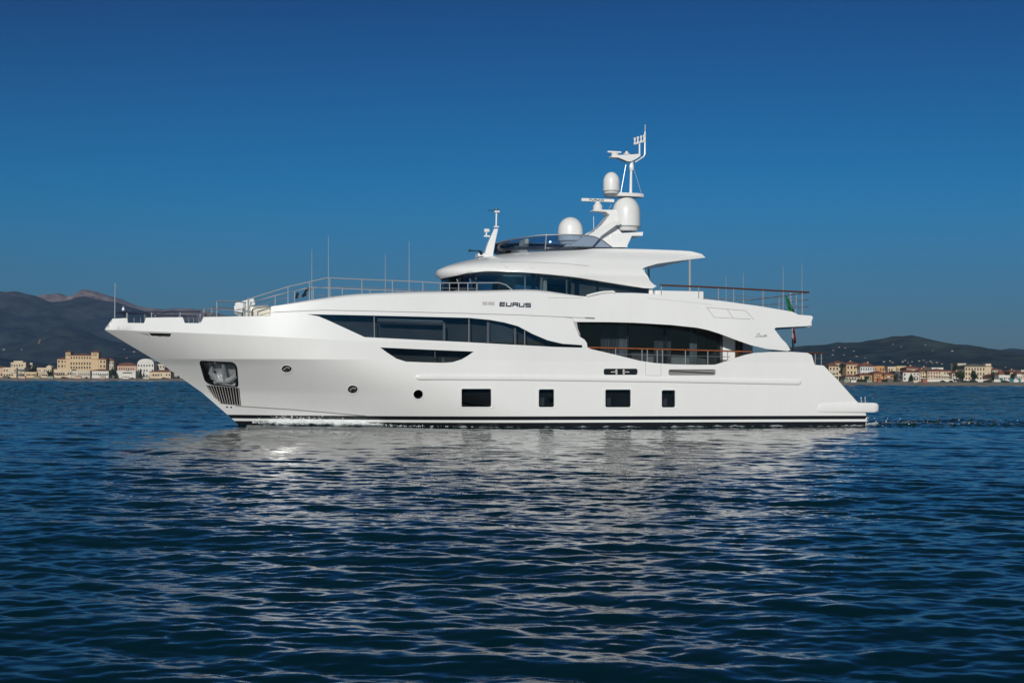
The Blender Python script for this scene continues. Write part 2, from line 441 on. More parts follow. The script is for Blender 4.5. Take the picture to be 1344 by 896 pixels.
# painted bands of the bottom
bt = HS.uw(316, 545.9)[1]
def band(name, w0, w1, m):
    st = 28.6-.25*(.4-w1)
    return skin(name, HS, [(stem(w0)+.01, w0), (stem(w1)+.01, w1), (st, w1), (st-.1, w0)], m, hull, grid=.25, thick=.02, off=.006, sides=(-1, 1))
band('boot_stripe', .30, .435, M['black']); band('antifouling', -.7, .205, M['black'])
# transom, inner bulwark, decks (closing the hull)
def hb(u, w_, d=.09): return max(.02, hullB(u, w_)-d)
mb = MB()
tr_ = [(26.75, 2.33), (27.5, 1.62), (28.3, .85), (28.62, .4), (28.5, 0), (28.25, -.7)]
mb.loft([[(u, -hullB(u, z)*k, z) for k in (1, .6, .2, -.2, -.6, -1)] for u, z in tr_])
mb.build('transom', M['white'], hull)
def deck(name, us, zf, m, parent, bf=None, camber=0, n=9, th=.06, d=.05):
    rows = []
    for u in us:
        z = zf(u); b = (bf(u, z) if bf else hb(u, z, d))
        rows.append([(u, -b+2*b*j/(n-1), z+camber*(1-(2*j/(n-1)-1)**2)) for j in range(n)])
    q = MB().loft(rows).loft([[(x, y, z-th) for x, y, z in r] for r in rows], flip=True)
    for a in (0, n-1): q.loft([[r[a] for r in rows], [(r[a][0], r[a][1], r[a][2]-th) for r in rows]])
    for r in (rows[0], rows[-1]): q.loft([r, [(x, y, z-th) for x, y, z in r]])
    return q.build(name, m, parent)
deck('foredeck', [stem(3.0)+.25]+[1.2+.5*k for k in range(11)], lambda u: 3.25, M['white'], hull, bf=lambda u, z: max(.01, hullB(u, z-.15)-.12))
deck('main_deck', list(np.arange(14.5, 27, .75)), lambda u: 1.9, M['teak'], hull)
# rub rails and swim platform
def fender(name, px_line, r_h, r_out, parent, m, ends=.5):
    q = dens(px_line, 12, False); rows = []; K = 9
    for i, p in enumerate(q):
        a = HS.uw(*p); b = Vector(HS.f(*a)); n = HS.normal(*a); n = -n if n.y > 0 else n
        e = math.sqrt(max(.02, 1-(1-min(1, min(p[0]-px_line[0][0], px_line[-1][0]-p[0])/6))**2))
        rows.append([b+Vector((0, 0, r_h*e*math.sin(t)))+Vector((n.x, n.y, 0)).normalized()*(-.03+(r_out*e+.03)*math.cos(t)**.45) for t in (R(-90+180*k/(K-1)) for k in range(K))])
    q = MB().loft(rows); return mirror(q).build(name, m, parent, angle=50)
fender('rub_rail', [(545, 494.6), (546, 494.6), (548, 494.6), (551, 494.6), (700, 495.7), (880, 498.3), (1046, 501.5), (1049, 501.5), (1051, 501.6), (1052, 501.6)], .105, .045, hull, M['white'])
pl = MB(); rows = []
for u, k in [(26.36, .12), (26.38, .45), (26.43, .75), (26.52, .93), (26.7, 1), (28.0, 1), (28.85, 1), (29.0, .85), (29.06, .5)]:
    b = hullB(26.6, .75)-.1+.12*k; zc = .745; h = .19
    rows.append([(u, sgn*(b-e*.12*(1)), zc+zz*h*(.15+.85*k)) for sgn, e, zz in ((-1, .45, 1), (-1, .12, .95), (-1, 0, .78), (-1, 0, -.78), (-1, .12, -.95), (-1, .45, -1), (1, .45, -1), (1, .12, -.95), (1, 0, -.78), (1, 0, .78), (1, .12, .95), (1, .45, 1))])
pl.loft(rows, closed_u=True); pl.add(rows[-1], [tuple(range(12))])
pl.build('swim_platform', M['white'], Y, angle=50)
ck = MB()
for u in (28.45, 28.62): ck.tube([(u, -3.0, .9), (u-.02, -3.0, 1.13)], .018).lathe((u-.02, -3.0, 1.1), [(.0, .05), (.03, .04), (.035, .02), (0, 0)], 10)
ck.build('stern_cleat', M['steel'], Y)
# windows of the hull
wm = sub('main_deck_window', win_main, M['glass'], Y, -.03)
mul = MB()
for px in ([(491, 415), (491.4, 443)], [(615.6, 418), (615.4, 449)], [(688.6, 433.5), (688.8, 453.6)]): strip(mul, HS, px, .03, -.02)
mul.build_split('mullion', M['grey'], wm)
fr = MB()
for px in ([(496, 420.2), (583, 423.6), (583, 447)], [(641, 422), (641, 450)], [(676, 430), (676.5, 452)], [(500, 444), (583, 447.4)]): strip(fr, HS, px, .06, -.08)
fr.build_split('inner_frame', M['lightgrey'], wm)
bl = sub('blind', [(496, 417.5), (582, 420), (582, 424.5), (496, 421.8)], M['curtain'], wm, -.12)
sub('inner_blind', [(641, 421), (660, 425), (676, 431), (676, 451), (641, 449.8)], M['grey'], wm, -.30)
wl = sub('lens_window', win_lens, M['glass'], Y, -.03)
fr = MB(); strip(fr, HS, [(582, 470), (582, 475.6)], .05, -.10); strip(fr, HS, [(571, 461), (571.2, 469)], .02, -.10); fr.build_split('inner_frame', M['lightgrey'], wl)
# dark lining behind the windows
sub('window_lining', [(396, 409.5), (500, 410), (610, 414), (700, 430), (764, 450), (764, 459), (620, 478), (500, 474)], M['interior'], wm, -.55, grid=.5)
def ringpx(px, g):
    c = np.mean(px, 0); return [tuple(c+(np.array(p)-c)*(1+g/np.linalg.norm(np.array(p)-c))) for p in px]
for i, p in enumerate(ports):
    x0, x1 = min(a for a, _ in p), max(a for a, _ in p); y0, y1 = min(b for _, b in p), max(b for _, b in p)
    pw = sub('port_window', p, M['glass_dark'], Y, -.075)
    sub('frame', rrect(x0-3.2, y0-1.6, x1+4.2, y1+1.6, 3), M['white'], pw, .014, .02, holes=[rrect(x0-.9, y0-.3, x1+.9, y1+.9, 2.2)])
    sub('lining', rrect(x0-1, y0-1, x1+1, y1+1, 2), M['interior'], pw, -.3)
    if i != 0:
        sub('inner_blind', [(x0+4, y0+12), (x0+9, y0+11), (x0+9, y1-1), (x0+4, y1-1)], M['curtain'], pw, -.18)
for i, p in enumerate(rounds):
    cx, cy = np.mean(p, 0)
    pw = sub('porthole', p, M['glass_dark'], Y, -.06)
    rx = [7.6, 7.5, 7.4][i]; ry = [5.9, 6.4, 7.2][i]
    sub('rim', ell(cx, cy+.7, rx, ry), M['white'], pw, .012, .02, holes=[ell(cx, cy, 6.5, [4.8, 5.3, 6.1][i])])
    sub('lining', ell(cx, cy, rx, ry), M['interior'], pw, -.3)
    if i < 2:
        a = MB(); strip(a, HS, [(cx-4, cy+1), (cx, cy-1.5), (cx+4, cy-.5)], .05, -.04); a.build('inner_rim', M['steel'], pw)
# anchor pocket
pk = sub('anchor_pocket', ringpx(pocket, .5), M['steel'], Y, -.22, .03)
a = MB(); q = rpoly([(262.4, 473.7), (305.5, 475.6), (310, 480), (312, 507), (277, 503.8), (269.8, 500)], 4)
strip(a, HS, q+[q[0]], .07, .012); a.build('rim', M['black'], pk)
anc = MB()
def P3(px, py, off=0):
    a_ = HS.uw(px, py); n = HS.normal(*a_); n = -n if n.y > 0 else n; return Vector(HS.f(*a_))+n*off
anc.tube([P3(291, 477, -.12), P3(293.5, 489, -.06), P3(295, 500, -.06)], [.06, .08, .1])
for tx, ty in ((276, 484), (309, 488)):
    anc.tube([P3(295, 501, -.05), P3((295+tx)/2, 499.5, -.02), P3(tx, ty+6, -.04), P3(tx+1, ty, -.08)], [.10, .12, .09, .03])
anc.tube([P3(281, 502, -.05), P3(309, 505.5, -.05)], .09)
anc.build('anchor', M['steel'], pk)
gr = sub('bow_grille', grille, M['black'], Y, -.05, .03)
a = MB()
for k in range(12):
    f = (k+.5)/12; x0 = 270.4+43.8*f; y0 = 505.2+3.8*f; x1 = 279.6+37*f if f < .27 else 289.5+27*(f-.27)/.73; y1 = 519.6+10*(f/.27) if f < .27 else 529.7+2.3*(f-.27)/.73
    strip(a, HS, [(x0, y0+.6), (x0+ (x1-x0)*.9, y1-.8)], .03, -.02)
a.build_split('slat', M['lightgrey'], gr)
sub('fairlead_slot', ringpx(slot, .6), M['black'], Y, -.035, .02)
sub('fairlead_wedge', [(181, 436.2), (194, 436.9), (198.5, 441.4)], M['lightgrey'], Y, .004, .02)
for i, p in enumerate(vents):
    v_ = sub('side_vent', ringpx(p, .5), M['black'] if i == 0 else M['grey'], Y, -.05, .02)
    a = MB()
    if i == 0:
        for x in (809, 818.5): strip(a, HS, [(x, 484.3), (x+.2, 491.4)], .07, .0)
        strip(a, HS, [(802, 488), (808.5, 487.6)], .04, -.01); strip(a, HS, [(820.5, 487.8), (826, 488)], .04, -.01)
        a.build_split('bar', M['lightgrey'], v_)
    else:
        strip(a, HS, [(879, 486.6), (895, 487.2), (938, 489.6)], .02, -.02); a.build('louvre', M['black'], v_)
sm = MB()
strip(sm, HS, [(847.4, 475.2), (847.4, 492.6), (867.6, 493)], .012, .003); strip(sm, HS, [(867.6, 493), (867.6, 476.8)], .012, .003)
strip(sm, HS, [(309, 532.5), (380, 537), (440, 542), (480, 545.5)], .05, .004)
sm.build_split('hull_seam', M['seam'], Y)
for x, y in ((298, 534), (303.5, 534.2)): sub('drain', ell(x, y, 1.3, 1.1, 8), M['black'], Y, .004, .02)

# ---- upper side of the main deck, up to the upper deck's edge
up_low = [(355.2, 410.0), (390, 408.0), (425, 406.8), (500, 408.4), (600, 410.8), (680, 413.1), (735, 415.6), (751.2, 417.0), (752.8, 421.6), (757, 422.4), (800, 422.6), (832, 423.4), (881, 426.3), (915, 430), (930, 433.2), (945, 438), (965, 445.5), (985, 452.6), (1005, 457.6), (1034, 460.6)]
up_aft = [(1037.4, 459), (1032, 450.5), (1026, 444.6), (1017, 432.6), (1016.6, 430.8), (1019, 429.8), (1062, 427.6), (1063.4, 426.4), (1067, 416.4), (1065, 414.2)]
up_top = [(1048, 413), (1040, 409), (1000, 402.2), (950, 395.2), (900, 389.8), (870, 387.2), (850, 385.2), (830, 384.4), (805, 384.2), (790, 385.8), (774, 389.4), (750, 387.6), (720, 386.0), (690, 385.2), (640, 386.6), (600, 387.4), (560, 387.8), (500, 389.8), (450, 392), (405, 396), (380, 399), (356, 402)]
ups = hp(up_low+up_aft+up_top)
upper = skin('superstructure', HS, ups, M['white'], Y, grid=.22, thick=.08, sides=(-1, 1))
top_uw = sorted(hp(up_top)); topf = lerp_table([(top_uw[0][0]-1, top_uw[0][1])]+top_uw)
u_f = top_uw[0][0]; u_e = hp([(1065, 414.2)])[0][0]
# rounded shoulder and cambered coachroof deck
rows = []
for u in np.linspace(u_f, 20.2, 34):
    z = topf(u)-.02; b = hullB(u, z)-.03; k = min(1, (u-u_f)/3.5+.15); h = .20*k*(1 if u < 15.5 else max(.1, 1-(u-15.5)/2))
    prof = [(-1, 0), (-.985, .45), (-.95, .78), (-.88, 1.0), (-.5, 1.12), (0, 1.16)]
    prof = prof+[(-a, c) for a, c in prof[-2::-1]]
    rows.append([(u, b*a, z+h*c) for a, c in prof])
q = MB().loft(rows)
q.loft([rows[0], [(x, y*.9, 3.2) for x, y, z in rows[0]]], smooth=False)
q.build('coachroof', M['white'], upper, angle=40)
deck('upper_deck', list(np.linspace(19.5, u_e-.05, 14)), lambda u: topf(u)-.22, M['white'], upper, bf=lambda u, z: hullB(u, topf(u))-.06, th=.25)
deck('side_deck_ceiling', list(np.linspace(16.2, 20.5, 7)), lambda u: 4.12, M['white'], upper, bf=lambda u, z: hullB(u, 4.1)-.08, th=.05)
q = MB(); b = hullB(u_e-.1, 4.0)
zt, zb = HS.uw(1065, 414.2)[1], HS.uw(1062, 427.6)[1]
q.box((u_e-.02, 0, (zt+zb)/2-.02), (.08, 2*b-.1, zt-zb-.06)); q.build('aft_fascia', M['white'], upper)
# seams, vents and lettering of the upper side
sm = MB()
strip(sm, HS, [(360, 409.6), (425, 406.9), (500, 408.5), (600, 410.9), (680, 413.2), (735, 415.7), (768, 417.1)], .025, .006)
strip(sm, HS, [(719, 390.6), (745, 390.9), (765, 391.2)], .012, .003)
strip(sm, HS, [(850, 391.2), (900, 396), (935, 400)], .008, .003)
for l in ([(927.5, 403.4), (978.4, 407.5), (989.6, 419.3)], [(927.5, 403.4), (937.3, 416.4), (985, 418.8)], [(954.3, 405.8), (962.3, 417.4)]): strip(sm, HS, l, .018, .003)
sm.build_split('panel_seam', M['seam'], upper)
v_ = MB(); strip(v_, HS, [(768, 417.1), (780.5, 417.6)], .055, .006); v_.build('deck_vent', M['grey'], upper)
let = MB(); U = [[(0, 0), (0, 1), (1, 1), (1, 0)]]
GL = {'E': [[(1, 0), (0, 0), (0, 1), (1, 1)], [(0, .5), (1, .5)]], 'U': U, 'R': [[(0, 1), (0, 0), (1, 0), (1, .52), (0, .52)], [(.75, .52), (1, .72), (1, 1)]],
      'S': [[(1, 0), (0, 0), (0, .5), (1, .5), (1, 1), (0, 1)]], 'F': [[(1, 0), (0, 0), (0, 1)], [(0, .5), (.8, .5)]], 'N': [[(0, 1), (0, 0), (1, 1), (1, 0)]], 'O': [[(0, 0), (1, 0), (1, 1), (0, 1), (0, 0)]]}
x = 656.3
for ch in 'EURUS':
    for st in GL[ch]:
        pts = []
        for a, c in st:
            X = x+a*6.0-(c-.5)*.5; pts.append((X, 397.0+(X-656)*.034+c*4.3))
        strokes(let, HS, pts, .046, .008)
    x += 8.45
let.build('name_lettering', M['navy'], upper)
lg = MB()
for x0, x1 in ((633.2, 639.6), (640.6, 649)): strip(lg, HS, [(x0, 398.1+(x0-633)*.01), (x1, 398.2+(x1-633)*.01)], .125, .005)
lg.build_split('grey_plate', M['lightgrey'], upper)
sc_ = MB()
for l in ([(991.2, 442.2), (992.8, 441.8), (994.6, 438), (996.6, 437.2), (997.2, 438.4), (995.2, 439.6), (996.9, 440.4), (996.2, 442), (993.6, 442.3)],
          [(997.4, 441.4), (998.6, 440.6), (998.2, 440.2), (997.6, 441), (998, 442), (999.2, 441.6)], [(999.6, 442.2), (1000, 440.6), (1001, 440.5), (1001, 442.1)], [(1001.6, 441.4), (1002.6, 440.7), (1002.1, 440.4), (1001.7, 441.3), (1002.2, 442.1)],
          [(1003.1, 442.2), (1004.1, 438.9)], [(1004.3, 442.2), (1005.3, 438.9)], [(1002.9, 440.2), (1006.2, 440.3)], [(1005.9, 442.2), (1006.6, 440.6)], [(1006.8, 439.6), (1007, 439.2)]):
    strip(sc_, HS, l, .022, .004)
sc_.build('script_lettering', M['grey'], upper)
tc_ = MB()
tc_.tube([HS.pt(770, 388.6), HS.pt(782, 385.4), HS.pt(792, 383.6), HS.pt(804, 382.9), HS.pt(806.8, 384.2)], .05).build('grab_moulding', M['white'], upper)

# ---- salon and side deck seen through the long opening
sal = empty('salon'); sal.parent = Y
def plane_y(px, py, y): p = on_plane(px, py, y); return p.x, p.z
ys = -2.35
ua, ub = plane_y(752, 440, ys)[0], plane_y(948, 440, ys)[0]
uc = plane_y(966, 440, ys)[0]
q = MB().box(((ua+ub)/2, ys, 3.05), (ub-ua, .03, 2.2)); q.build('salon_glass', M['glass'], sal)
q = MB()
for x in (824, 873, 942): u = plane_y(x, 440, ys)[0]; q.box((u, ys-.025, 3.05), (.06, .02, 2.2))
q.box(((ua+ub)/2, ys-.025, 3.98), (ub-ua, .02, .12)); q.build_split('mullion', M['black'], sal)
for x0, x1, m in ((812, 823, 'curtain'), (905, 914, 'curtain'), (788, 811, 'grey'), (858, 880, 'grey')):
    u0, u1 = plane_y(x0, 440, ys+.35)[0], plane_y(x1, 440, ys+.35)[0]
    rows = [[(u0+(u1-u0)*k/16, ys+.35+.05*math.sin(k*1.9), z) for z in (1.95, 4.1)] for k in range(17)]
    MB().loft(rows).build('curtain', M[m], sal)
q = MB().box(((ua+ub)/2, -.8, 3.0), (ub-ua, .05, 2.3)).box(((ua+ub)/2, -1.6, 1.97), (ub-ua, 1.6, .04)).box(((ua+ub)/2, -1.6, 4.14), (ub-ua, 1.6, .04))
q.box((ua+.05, -1.6, 3), (.05, 1.5, 2.2)).box((ub-.05, -1.6, 3), (.05, 1.5, 2.2)); q.build('interior', M['saloon'], sal)
u = plane_y(880, 472, ys+.6)[0]
MB().box((u, ys+.5, 2.25), (1.9, .7, .35)).box((u, ys+.75, 2.5), (1.9, .2, .35)).build('sofa', M['cushion'], sal, bevel=.08)
q = MB().box(((ub+uc)/2, ys+.05, 3.05), (uc-ub-.04, .12, 2.2)); q.build('door_wall', M['white'], sal)
u1, u2 = plane_y(967, 450, ys)[0], plane_y(973, 450, ys)[0]
MB().box((u1, ys+.04, 3.05), (.16, .1, 2.2)).build('door', M['wood'], sal); MB().box((u2, ys+.04, 3.05), (.12, .1, 2.2)).build('door', M['wood'], sal)
u0 = plane_y(757, 430, -2.8)[0]
q = MB().box((u0-.05, -2.75, 3.05), (.06, 1.0, 2.3)); q.build('side_door', M['black'], sal)
u3 = plane_y(1020, 440, -1)[0]
q = MB().box(((uc+u3)/2+.2, 1.9, 3.0), (u3-uc, .06, 2.2)); q.build('cockpit_locker', M['white'], sal)
# wing trim inside the front of the opening
sub('opening_trim', [(751.4, 418.4), (757.2, 422.2), (758.6, 431), (762.6, 440.6), (757.6, 435)], M['lightgrey'], Y, -.02, .1)

# ---- pilothouse and hardtop
ufp = on_plane(581, 372, 0).x
def oval(s, uf, A, Bm, nose=2.0):
    s1 = .82*(A+Bm)*.78+.3
    if s < 0: return uf-.0, 0.
    if s < s1:
        t = s/s1*math.pi/2; return uf+A*(1-math.cos(t)**(2/nose)) , Bm*math.sin(t)**(2/nose) if t > 0 else 0
    return uf+A+(s-s1), Bm
def s_guess(uf, A, Bm):
    s1 = .82*(A+Bm)*.78+.3
    return lambda u, w_: (max(.6, (u-uf-A)+s1) if u > uf+A else s1*max(.2, min(1, ((u-uf)/A)))**.6, w_)
PA, PB = 3.2, 2.62
def phf(s, w_):
    u, b = oval(s, ufp+.10*(w_-5.2), PA, PB-.05*(w_-5)); return u, -b, w_
PS = Surf(phf, s_guess(ufp, PA, PB))
ruf = lerp_table(sorted([(on_plane(x, y, 0).z, on_plane(x, y, 0).x) for x, y in ((579, 366), (572.4, 361.6), (571, 358.4), (574, 354), (589, 347.4), (609, 342.2), (630, 338.3), (660, 333.4), (700, 328.4))]))
rB = lerp_table([(4.9, 2.74), (5.3, 2.80), (5.62, 2.87), (5.9, 2.77), (6.3, 2.45), (6.6, 2.1)])
RA = 3.6
def rf(s, w_):
    u, b = oval(s, ruf(w_), RA, rB(w_)); return u, -b, w_
RS = Surf(rf, s_guess(11.6, RA, 2.7))
lip = [(600, 361.6), (613, 358.4), (640, 355.6), (685, 357.2), (720, 359.8), (760, 364.2), (790, 369.2), (820, 374), (845, 378), (856, 378.6), (862, 375.6), (857, 372.5), (853, 368.4), (846.5, 357.5), (843.4, 353), (846, 351), (863, 346), (893.5, 341.8), (908, 340.2), (926, 338)]
rtop = [(921.5, 333.6), (908, 330), (893, 328.8), (850, 327.2), (800, 326.2), (750, 326.8), (715, 327.6)]
w0 = on_plane(579, 366, 0).z
out_r = [(0.02, w0)]+[(k*.25, w0+.004*k) for k in (1, 2, 3)]+[a for a in RS.many(lip)]
tp = RS.many(rtop); out_r += tp
wt = tp[-1][1]
out_r += [(.02, z) for z in np.linspace(wt, w0+.02, 8)]
roof = skin('hardtop', RS, out_r, M['white'], Y, grid=.16, thick=.05, sides=(-1, 1), nb=.0)
tpu = sorted([(RS.f(*a)[0], a[1]) for a in tp]); rtf = lerp_table([(10, wt)]+tpu)
us = list(np.linspace(ruf(wt)+.02, tpu[-1][0], 16))
deck('roof_top', us, lambda u: rtf(u)-.015, M['white'], roof, bf=lambda u, z: max(.02, oval_b(u, z)), camber=.10, th=.05) if False else None
def roofb(u, z):
    uf = ruf(z)
    if u >= uf+RA: return rB(z)-.01
    c = max(0, 1-(u-uf)/RA); t = math.acos(min(1, c**(2.0/2))); return max(.02, rB(z)*math.sin(t)**(2/2.0)-.01)
deck('roof_top', us, lambda u: rtf(u)-.012, M['white'], roof, bf=roofb, camber=.06, th=.05)
# soffits: pilothouse ceiling and the underside of the aft overhang
lu = sorted([(RS.f(*a)[0], a[1]) for a in RS.many([(843.4, 353), (863, 346), (893.5, 341.8), (908, 340.2), (924, 338.2)])]); lf = lerp_table(lu)
deck('overhang_soffit', list(np.linspace(lu[0][0], lu[-1][0]-.05, 9)), lambda u: lf(u)+.05, M['white'], roof, bf=lambda u, z: rB(z)-.05, th=.04)
l2 = sorted([(RS.f(*a)[0], a[1]) for a in RS.many(lip[1:9])]); l2f = lerp_table([(11, w0-.02)]+l2)
def sofb(u, z):
    uf = ruf(w0)
    if u >= uf+RA: return rB(z)-.05
    t = math.acos(min(1, max(0, 1-(u-uf)/RA)**(2.0/2))); return max(.02, rB(z)*math.sin(t)**(2/2.0)-.05)
deck('brow_soffit', list(np.linspace(ruf(w0)+.02, 13, 10))+list(np.linspace(13.5, 19.3, 9)), lambda u: l2f(u)+.03, M['white'], roof, bf=sofb, th=.03)
q = MB(); un = lu[0][0]
q.box((un+.1, 0, 5.75), (.05, 5.2, .55)); q.build('aft_bulkhead', M['white'], roof)
# glass band round the pilothouse
pl_low = [(613, 384), (640, 384.4), (690, 386.8), (740, 388.6), (770, 390.4), (790, 388), (853, 385.6)]
pl_top = [(853, 377), (820, 372.5), (790, 367.5), (760, 362.5), (720, 358), (685, 355.4), (640, 354), (613, 356.5)]
a = PS.many(pl_low); b = PS.many(pl_top)
band_o = [(0.03, 4.82), (.8, 4.82), (1.6, 4.83)]+[p for p in a if p[0] > 1.7]+[p for p in b if p[0] > 1.7]+[(1.6, 5.62), (.8, 5.62), (.03, 5.62)]
M['pglass'] = glass('pilothouse_glass', (.64, .70, .74))
ph = skin('pilothouse_window', PS, band_o, M['pglass'], Y, grid=.18, thick=.02, sides=(-1, 1))
mu = MB()
for s in (.55, 1.25, 1.95, 2.75):
    for sg in (-1, 1):
        p = [PS.f(s, z) for z in (4.82, 5.62)]; mu.tube([(x, y*sg*-1 if sg == 1 else y, z) for x, y, z in p], .045, 6)
for x in (700, 707, 746, 757, 784): strip(mu, PS, [(x, 358+(x-700)*.12), (x, 386.5)], .16 if x in (700, 757) else .05, -.04)
mu.build_split('mullion', M['black'], ph)
fr = MB(); strip(fr, PS, [(660, 361), (689, 362), (689, 383)], .05, -.08); strip(fr, PS, [(711, 363), (711, 385), (744, 386), (744, 364), (711, 363)], .05, -.08); fr.build_split('inner_frame', M['curtain'], ph)
skin('window_lining', PS, PS.many([(752, 357), (790, 362), (856, 374), (856, 388), (790, 391), (752, 391)]), M['interior'], ph, grid=.3, thick=.02, off=-.25)
cu = MB(); rows = []
for k in range(9): rows.append([Vector(PS.pt(711+9*k/8, y))+Vector((0, .25+.04*math.sin(k*2), 0)) for y in (361, 386)])
cu.loft(rows).build('curtain', M['cushion'], ph)
q = MB().box((15.0, .6, 5.15), (.06, 3.6, .9)).box((18.0, .3, 5.1), (3.2, .05, .8)).box((13.1, 0, 4.98), (.9, 3.0, .22)).box((16, 0, 4.84), (7.5, 4.8, .04)); q.build('wheelhouse_interior', M['interior'], ph)
q = MB(); p = on_plane(854, 381, -2.62); q.box((p.x, -2.6, p.z), (.14, .1, .3)).box((p.x, 2.6, p.z), (.14, .1, .3)); q.build_split('strut', M['white'], roof)
q = MB()
strip(q, RS, [(656.5, 343.4), (700, 344.4), (740, 346), (773, 349)], .018, .004); strip(q, RS, [(659, 345.8), (700, 347), (700, 352), (662, 350.6)], .01, .003)
q.build_split('roof_seam', M['seam'], roof)
q = MB()
for x in (592, 601, 612, 620):   # wipers and lights under the brow
    p = Vector(RS.f(RS.uw(max(600, x), 364 if x < 605 else 359)[0], 5.5))
    q.tube([p+Vector((0, .1, .03)), p+Vector((.10, .12, -.3)), p+Vector((.16, .2, -.55))], .014, 5)
q.build('wiper', M['darksteel'], ph)

# ---- flybridge windscreen, seats
fu0 = on_plane(649, 331, 0).x; fuT = on_plane(666, 314, 0).x; fu1 = on_plane(803, 325, -1.9).x
fz = lerp_table([(on_plane(x, y, -1.9).x, on_plane(x, y, -1.9).z) for x, y in ((648, 320), (662, 314.6), (680, 311), (711, 307.6), (740, 307.6), (770, 309), (783, 311.4), (792, 315.6), (804, 325))])
rows = []; N = 40
for k in range(N+1):
    t = -1+2*k/N; a = abs(t)
    s = a*(fu1-fu0+2.0); 
    A, Bm = 3.0, 1.95; s1 = 3.6
    if s < s1: q_ = s/s1*math.pi/2; u = fu0+A*(1-math.cos(q_)); y = Bm*math.sin(q_)
    else: u = fu0+A+(s-s1); y = Bm
    u = min(u, fu1); zt = max(rtf(u)+.02, fz(u+.05)); lean = .18*(zt-rtf(u))
    rows.append([Vector((u, math.copysign(y, t), rtf(u)-.05)), Vector((u+lean*.6, math.copysign(max(0, y-lean*.3), t), zt))])
mb = MB().loft(rows); o = mb.build('flybridge_windscreen', M['screen'], Y)
sol = o.modifiers.new('solid', 'SOLIDIFY'); sol.thickness = .012
MB().tube([r[1] for r in rows], .022, 6).build('cap_rail', M['darksteel'], o)
q = MB()
for k in (12, 28): q.tube([rows[k][0], rows[k][1]+Vector((0, 0, .05))], .02, 6)
q.build('post', M['steel'], o)
p = on_plane(668, 327, -.4); q = MB().box((p.x+.35, -.3, p.z-.1), (.5, 1.0, .4)).box((p.x+.6, -.3, p.z+.1), (.16, 1.0, .6), ry=.15); q.build('helm_seat', M['cushion'], Y, bevel=.06)
p = on_plane(664, 326, -.3); MB().box((p.x, -.2, p.z-.06), (.35, .6, .25)).build('helm_console', M['black'], Y, bevel=.05)

# ---- masts, radomes, aerials
def PY(px, py, y=0.0): return on_plane(px, py, y)
fm = empty('signal_mast'); fm.parent = Y
rows = []
for (xa, ya), (xb, yb), hw in (((634.5, 335.5), (646, 334.5), .16), ((639.5, 320), (649, 319.5), .12), ((648.2, 300.5), (653.4, 300.5), .07)):
    a, b = PY(xa, ya), PY(xb, yb); rows.append([(a.x, -hw, a.z), (b.x, -hw, b.z), (b.x, hw, b.z), (a.x, hw, a.z)])
q = MB().loft(rows, closed_u=True, smooth=False)
a = PY(634, 336); q.box((a.x+.05, 0, a.z), (.6, .5, .16))
a = PY(651, 298); q.box((a.x, 0, a.z), (.2, .2, .05))
q.tube([PY(651.2, 299), PY(651.6, 279)], .035).box(tuple(PY(652, 278)), (.2, .16, .07)); q.build('mast_post', M['white'], fm, bevel=.015)
q = MB().tube([PY(649.5, 276.8), PY(640.5, 276)], .012, 6).lathe(PY(651.2, 277.4), [(.0, .13), (.05, .12), (.06, .06), (.06, 0)], 12); q.build('navigation_light', M['black'], fm)
q = MB().tube([PY(635, 309.8), PY(643, 310.2)], .035).tube([PY(638.4, 309.5), PY(638.4, 305)], .03); a = PY(638.5, 303.6)
q.lathe(a+Vector((-.09, 0, .02)), [(.0, -.01), (.075, 0), (.085, .1), (.06, .2), (0, .21)], 14, axis=(1, 0, .05)); q.build('searchlight', M['dome'], fm)
a = PY(615.5, 329, -.7); q = MB().lathe(a, [(.06, 0), (.03, .06), (.02, .3), (.03, .45), (.0, .46)], 12, axis=(1, 0, 0)).tube([a+Vector((.4, 0, 0)), PY(631, 333.6, -.7)], .03, 6).tube([PY(631.5, 329.5, -.7), PY(632, 334.5, -.7)], .05, 6); q.build('horn', M['black'], fm)

def radome(px, ybot, ytop, rpx, y, base, name='radome', seam=True, parent=None):
    c = PY(px, ybot, y); t = PY(px, ytop, y); d = (YM @ c).y; r = rpx*d/FPX; h = t.z-c.z
    prof = [(0, 0), (r*.80, 0), (r*.86, h*.03), (r*.9, h*.10), (r*.985, h*.12), (r, h*.16), (r, h*.52)]
    prof += [(r*math.cos(R(k)), h*.52+(h*.48)*math.sin(R(k))) for k in (10, 20, 30, 40, 50, 60, 70, 80, 87, 90)]
    o = MB().lathe(c, prof, 36).build(name, M['dome'], parent or Y, angle=60)
    q = MB().lathe(c+Vector((0, 0, h*.117)), [(r*1.004, 0), (r*1.004, h*.012)], 36); q.build('joint', M['grey'], o)
    return o, c, r, h
am = empty('radar_mast'); am.parent = Y
# raked arch: arm going up and forward to the radar, pedestal for the big dome
q = MB()
def slab(pts_a, hw):
    rr = []
    for (xa, ya), (xb, yb), w_ in pts_a:
        a, b = PY(xa, ya), PY(xb, yb); rr.append([(a.x, -w_, a.z), (b.x, -w_, b.z), (b.x, w_, b.z), (a.x, w_, a.z)])
    q.loft(rr, closed_u=True, smooth=False); q.add(rr[0], [(0, 1, 2, 3)]); q.add(rr[-1], [(3, 2, 1, 0)])
slab([((758, 326), (818, 326), .55), ((770, 310), (816, 312), .45), ((786, 296.5), (806, 300), .36), ((797, 283), (810, 284), .30), ((793, 279.5), (812, 277), .28)], 0)
slab([((777, 275.6), (812, 276.6), .22), ((776.4, 277.6), (800, 279.4), .20)], 0)
slab([((799, 326), (817, 326), .5), ((797, 315), (824, 311), .5), ((797.5, 311), (838, 311), .5), ((797.5, 308.2), (838.6, 306), .5)], 0)
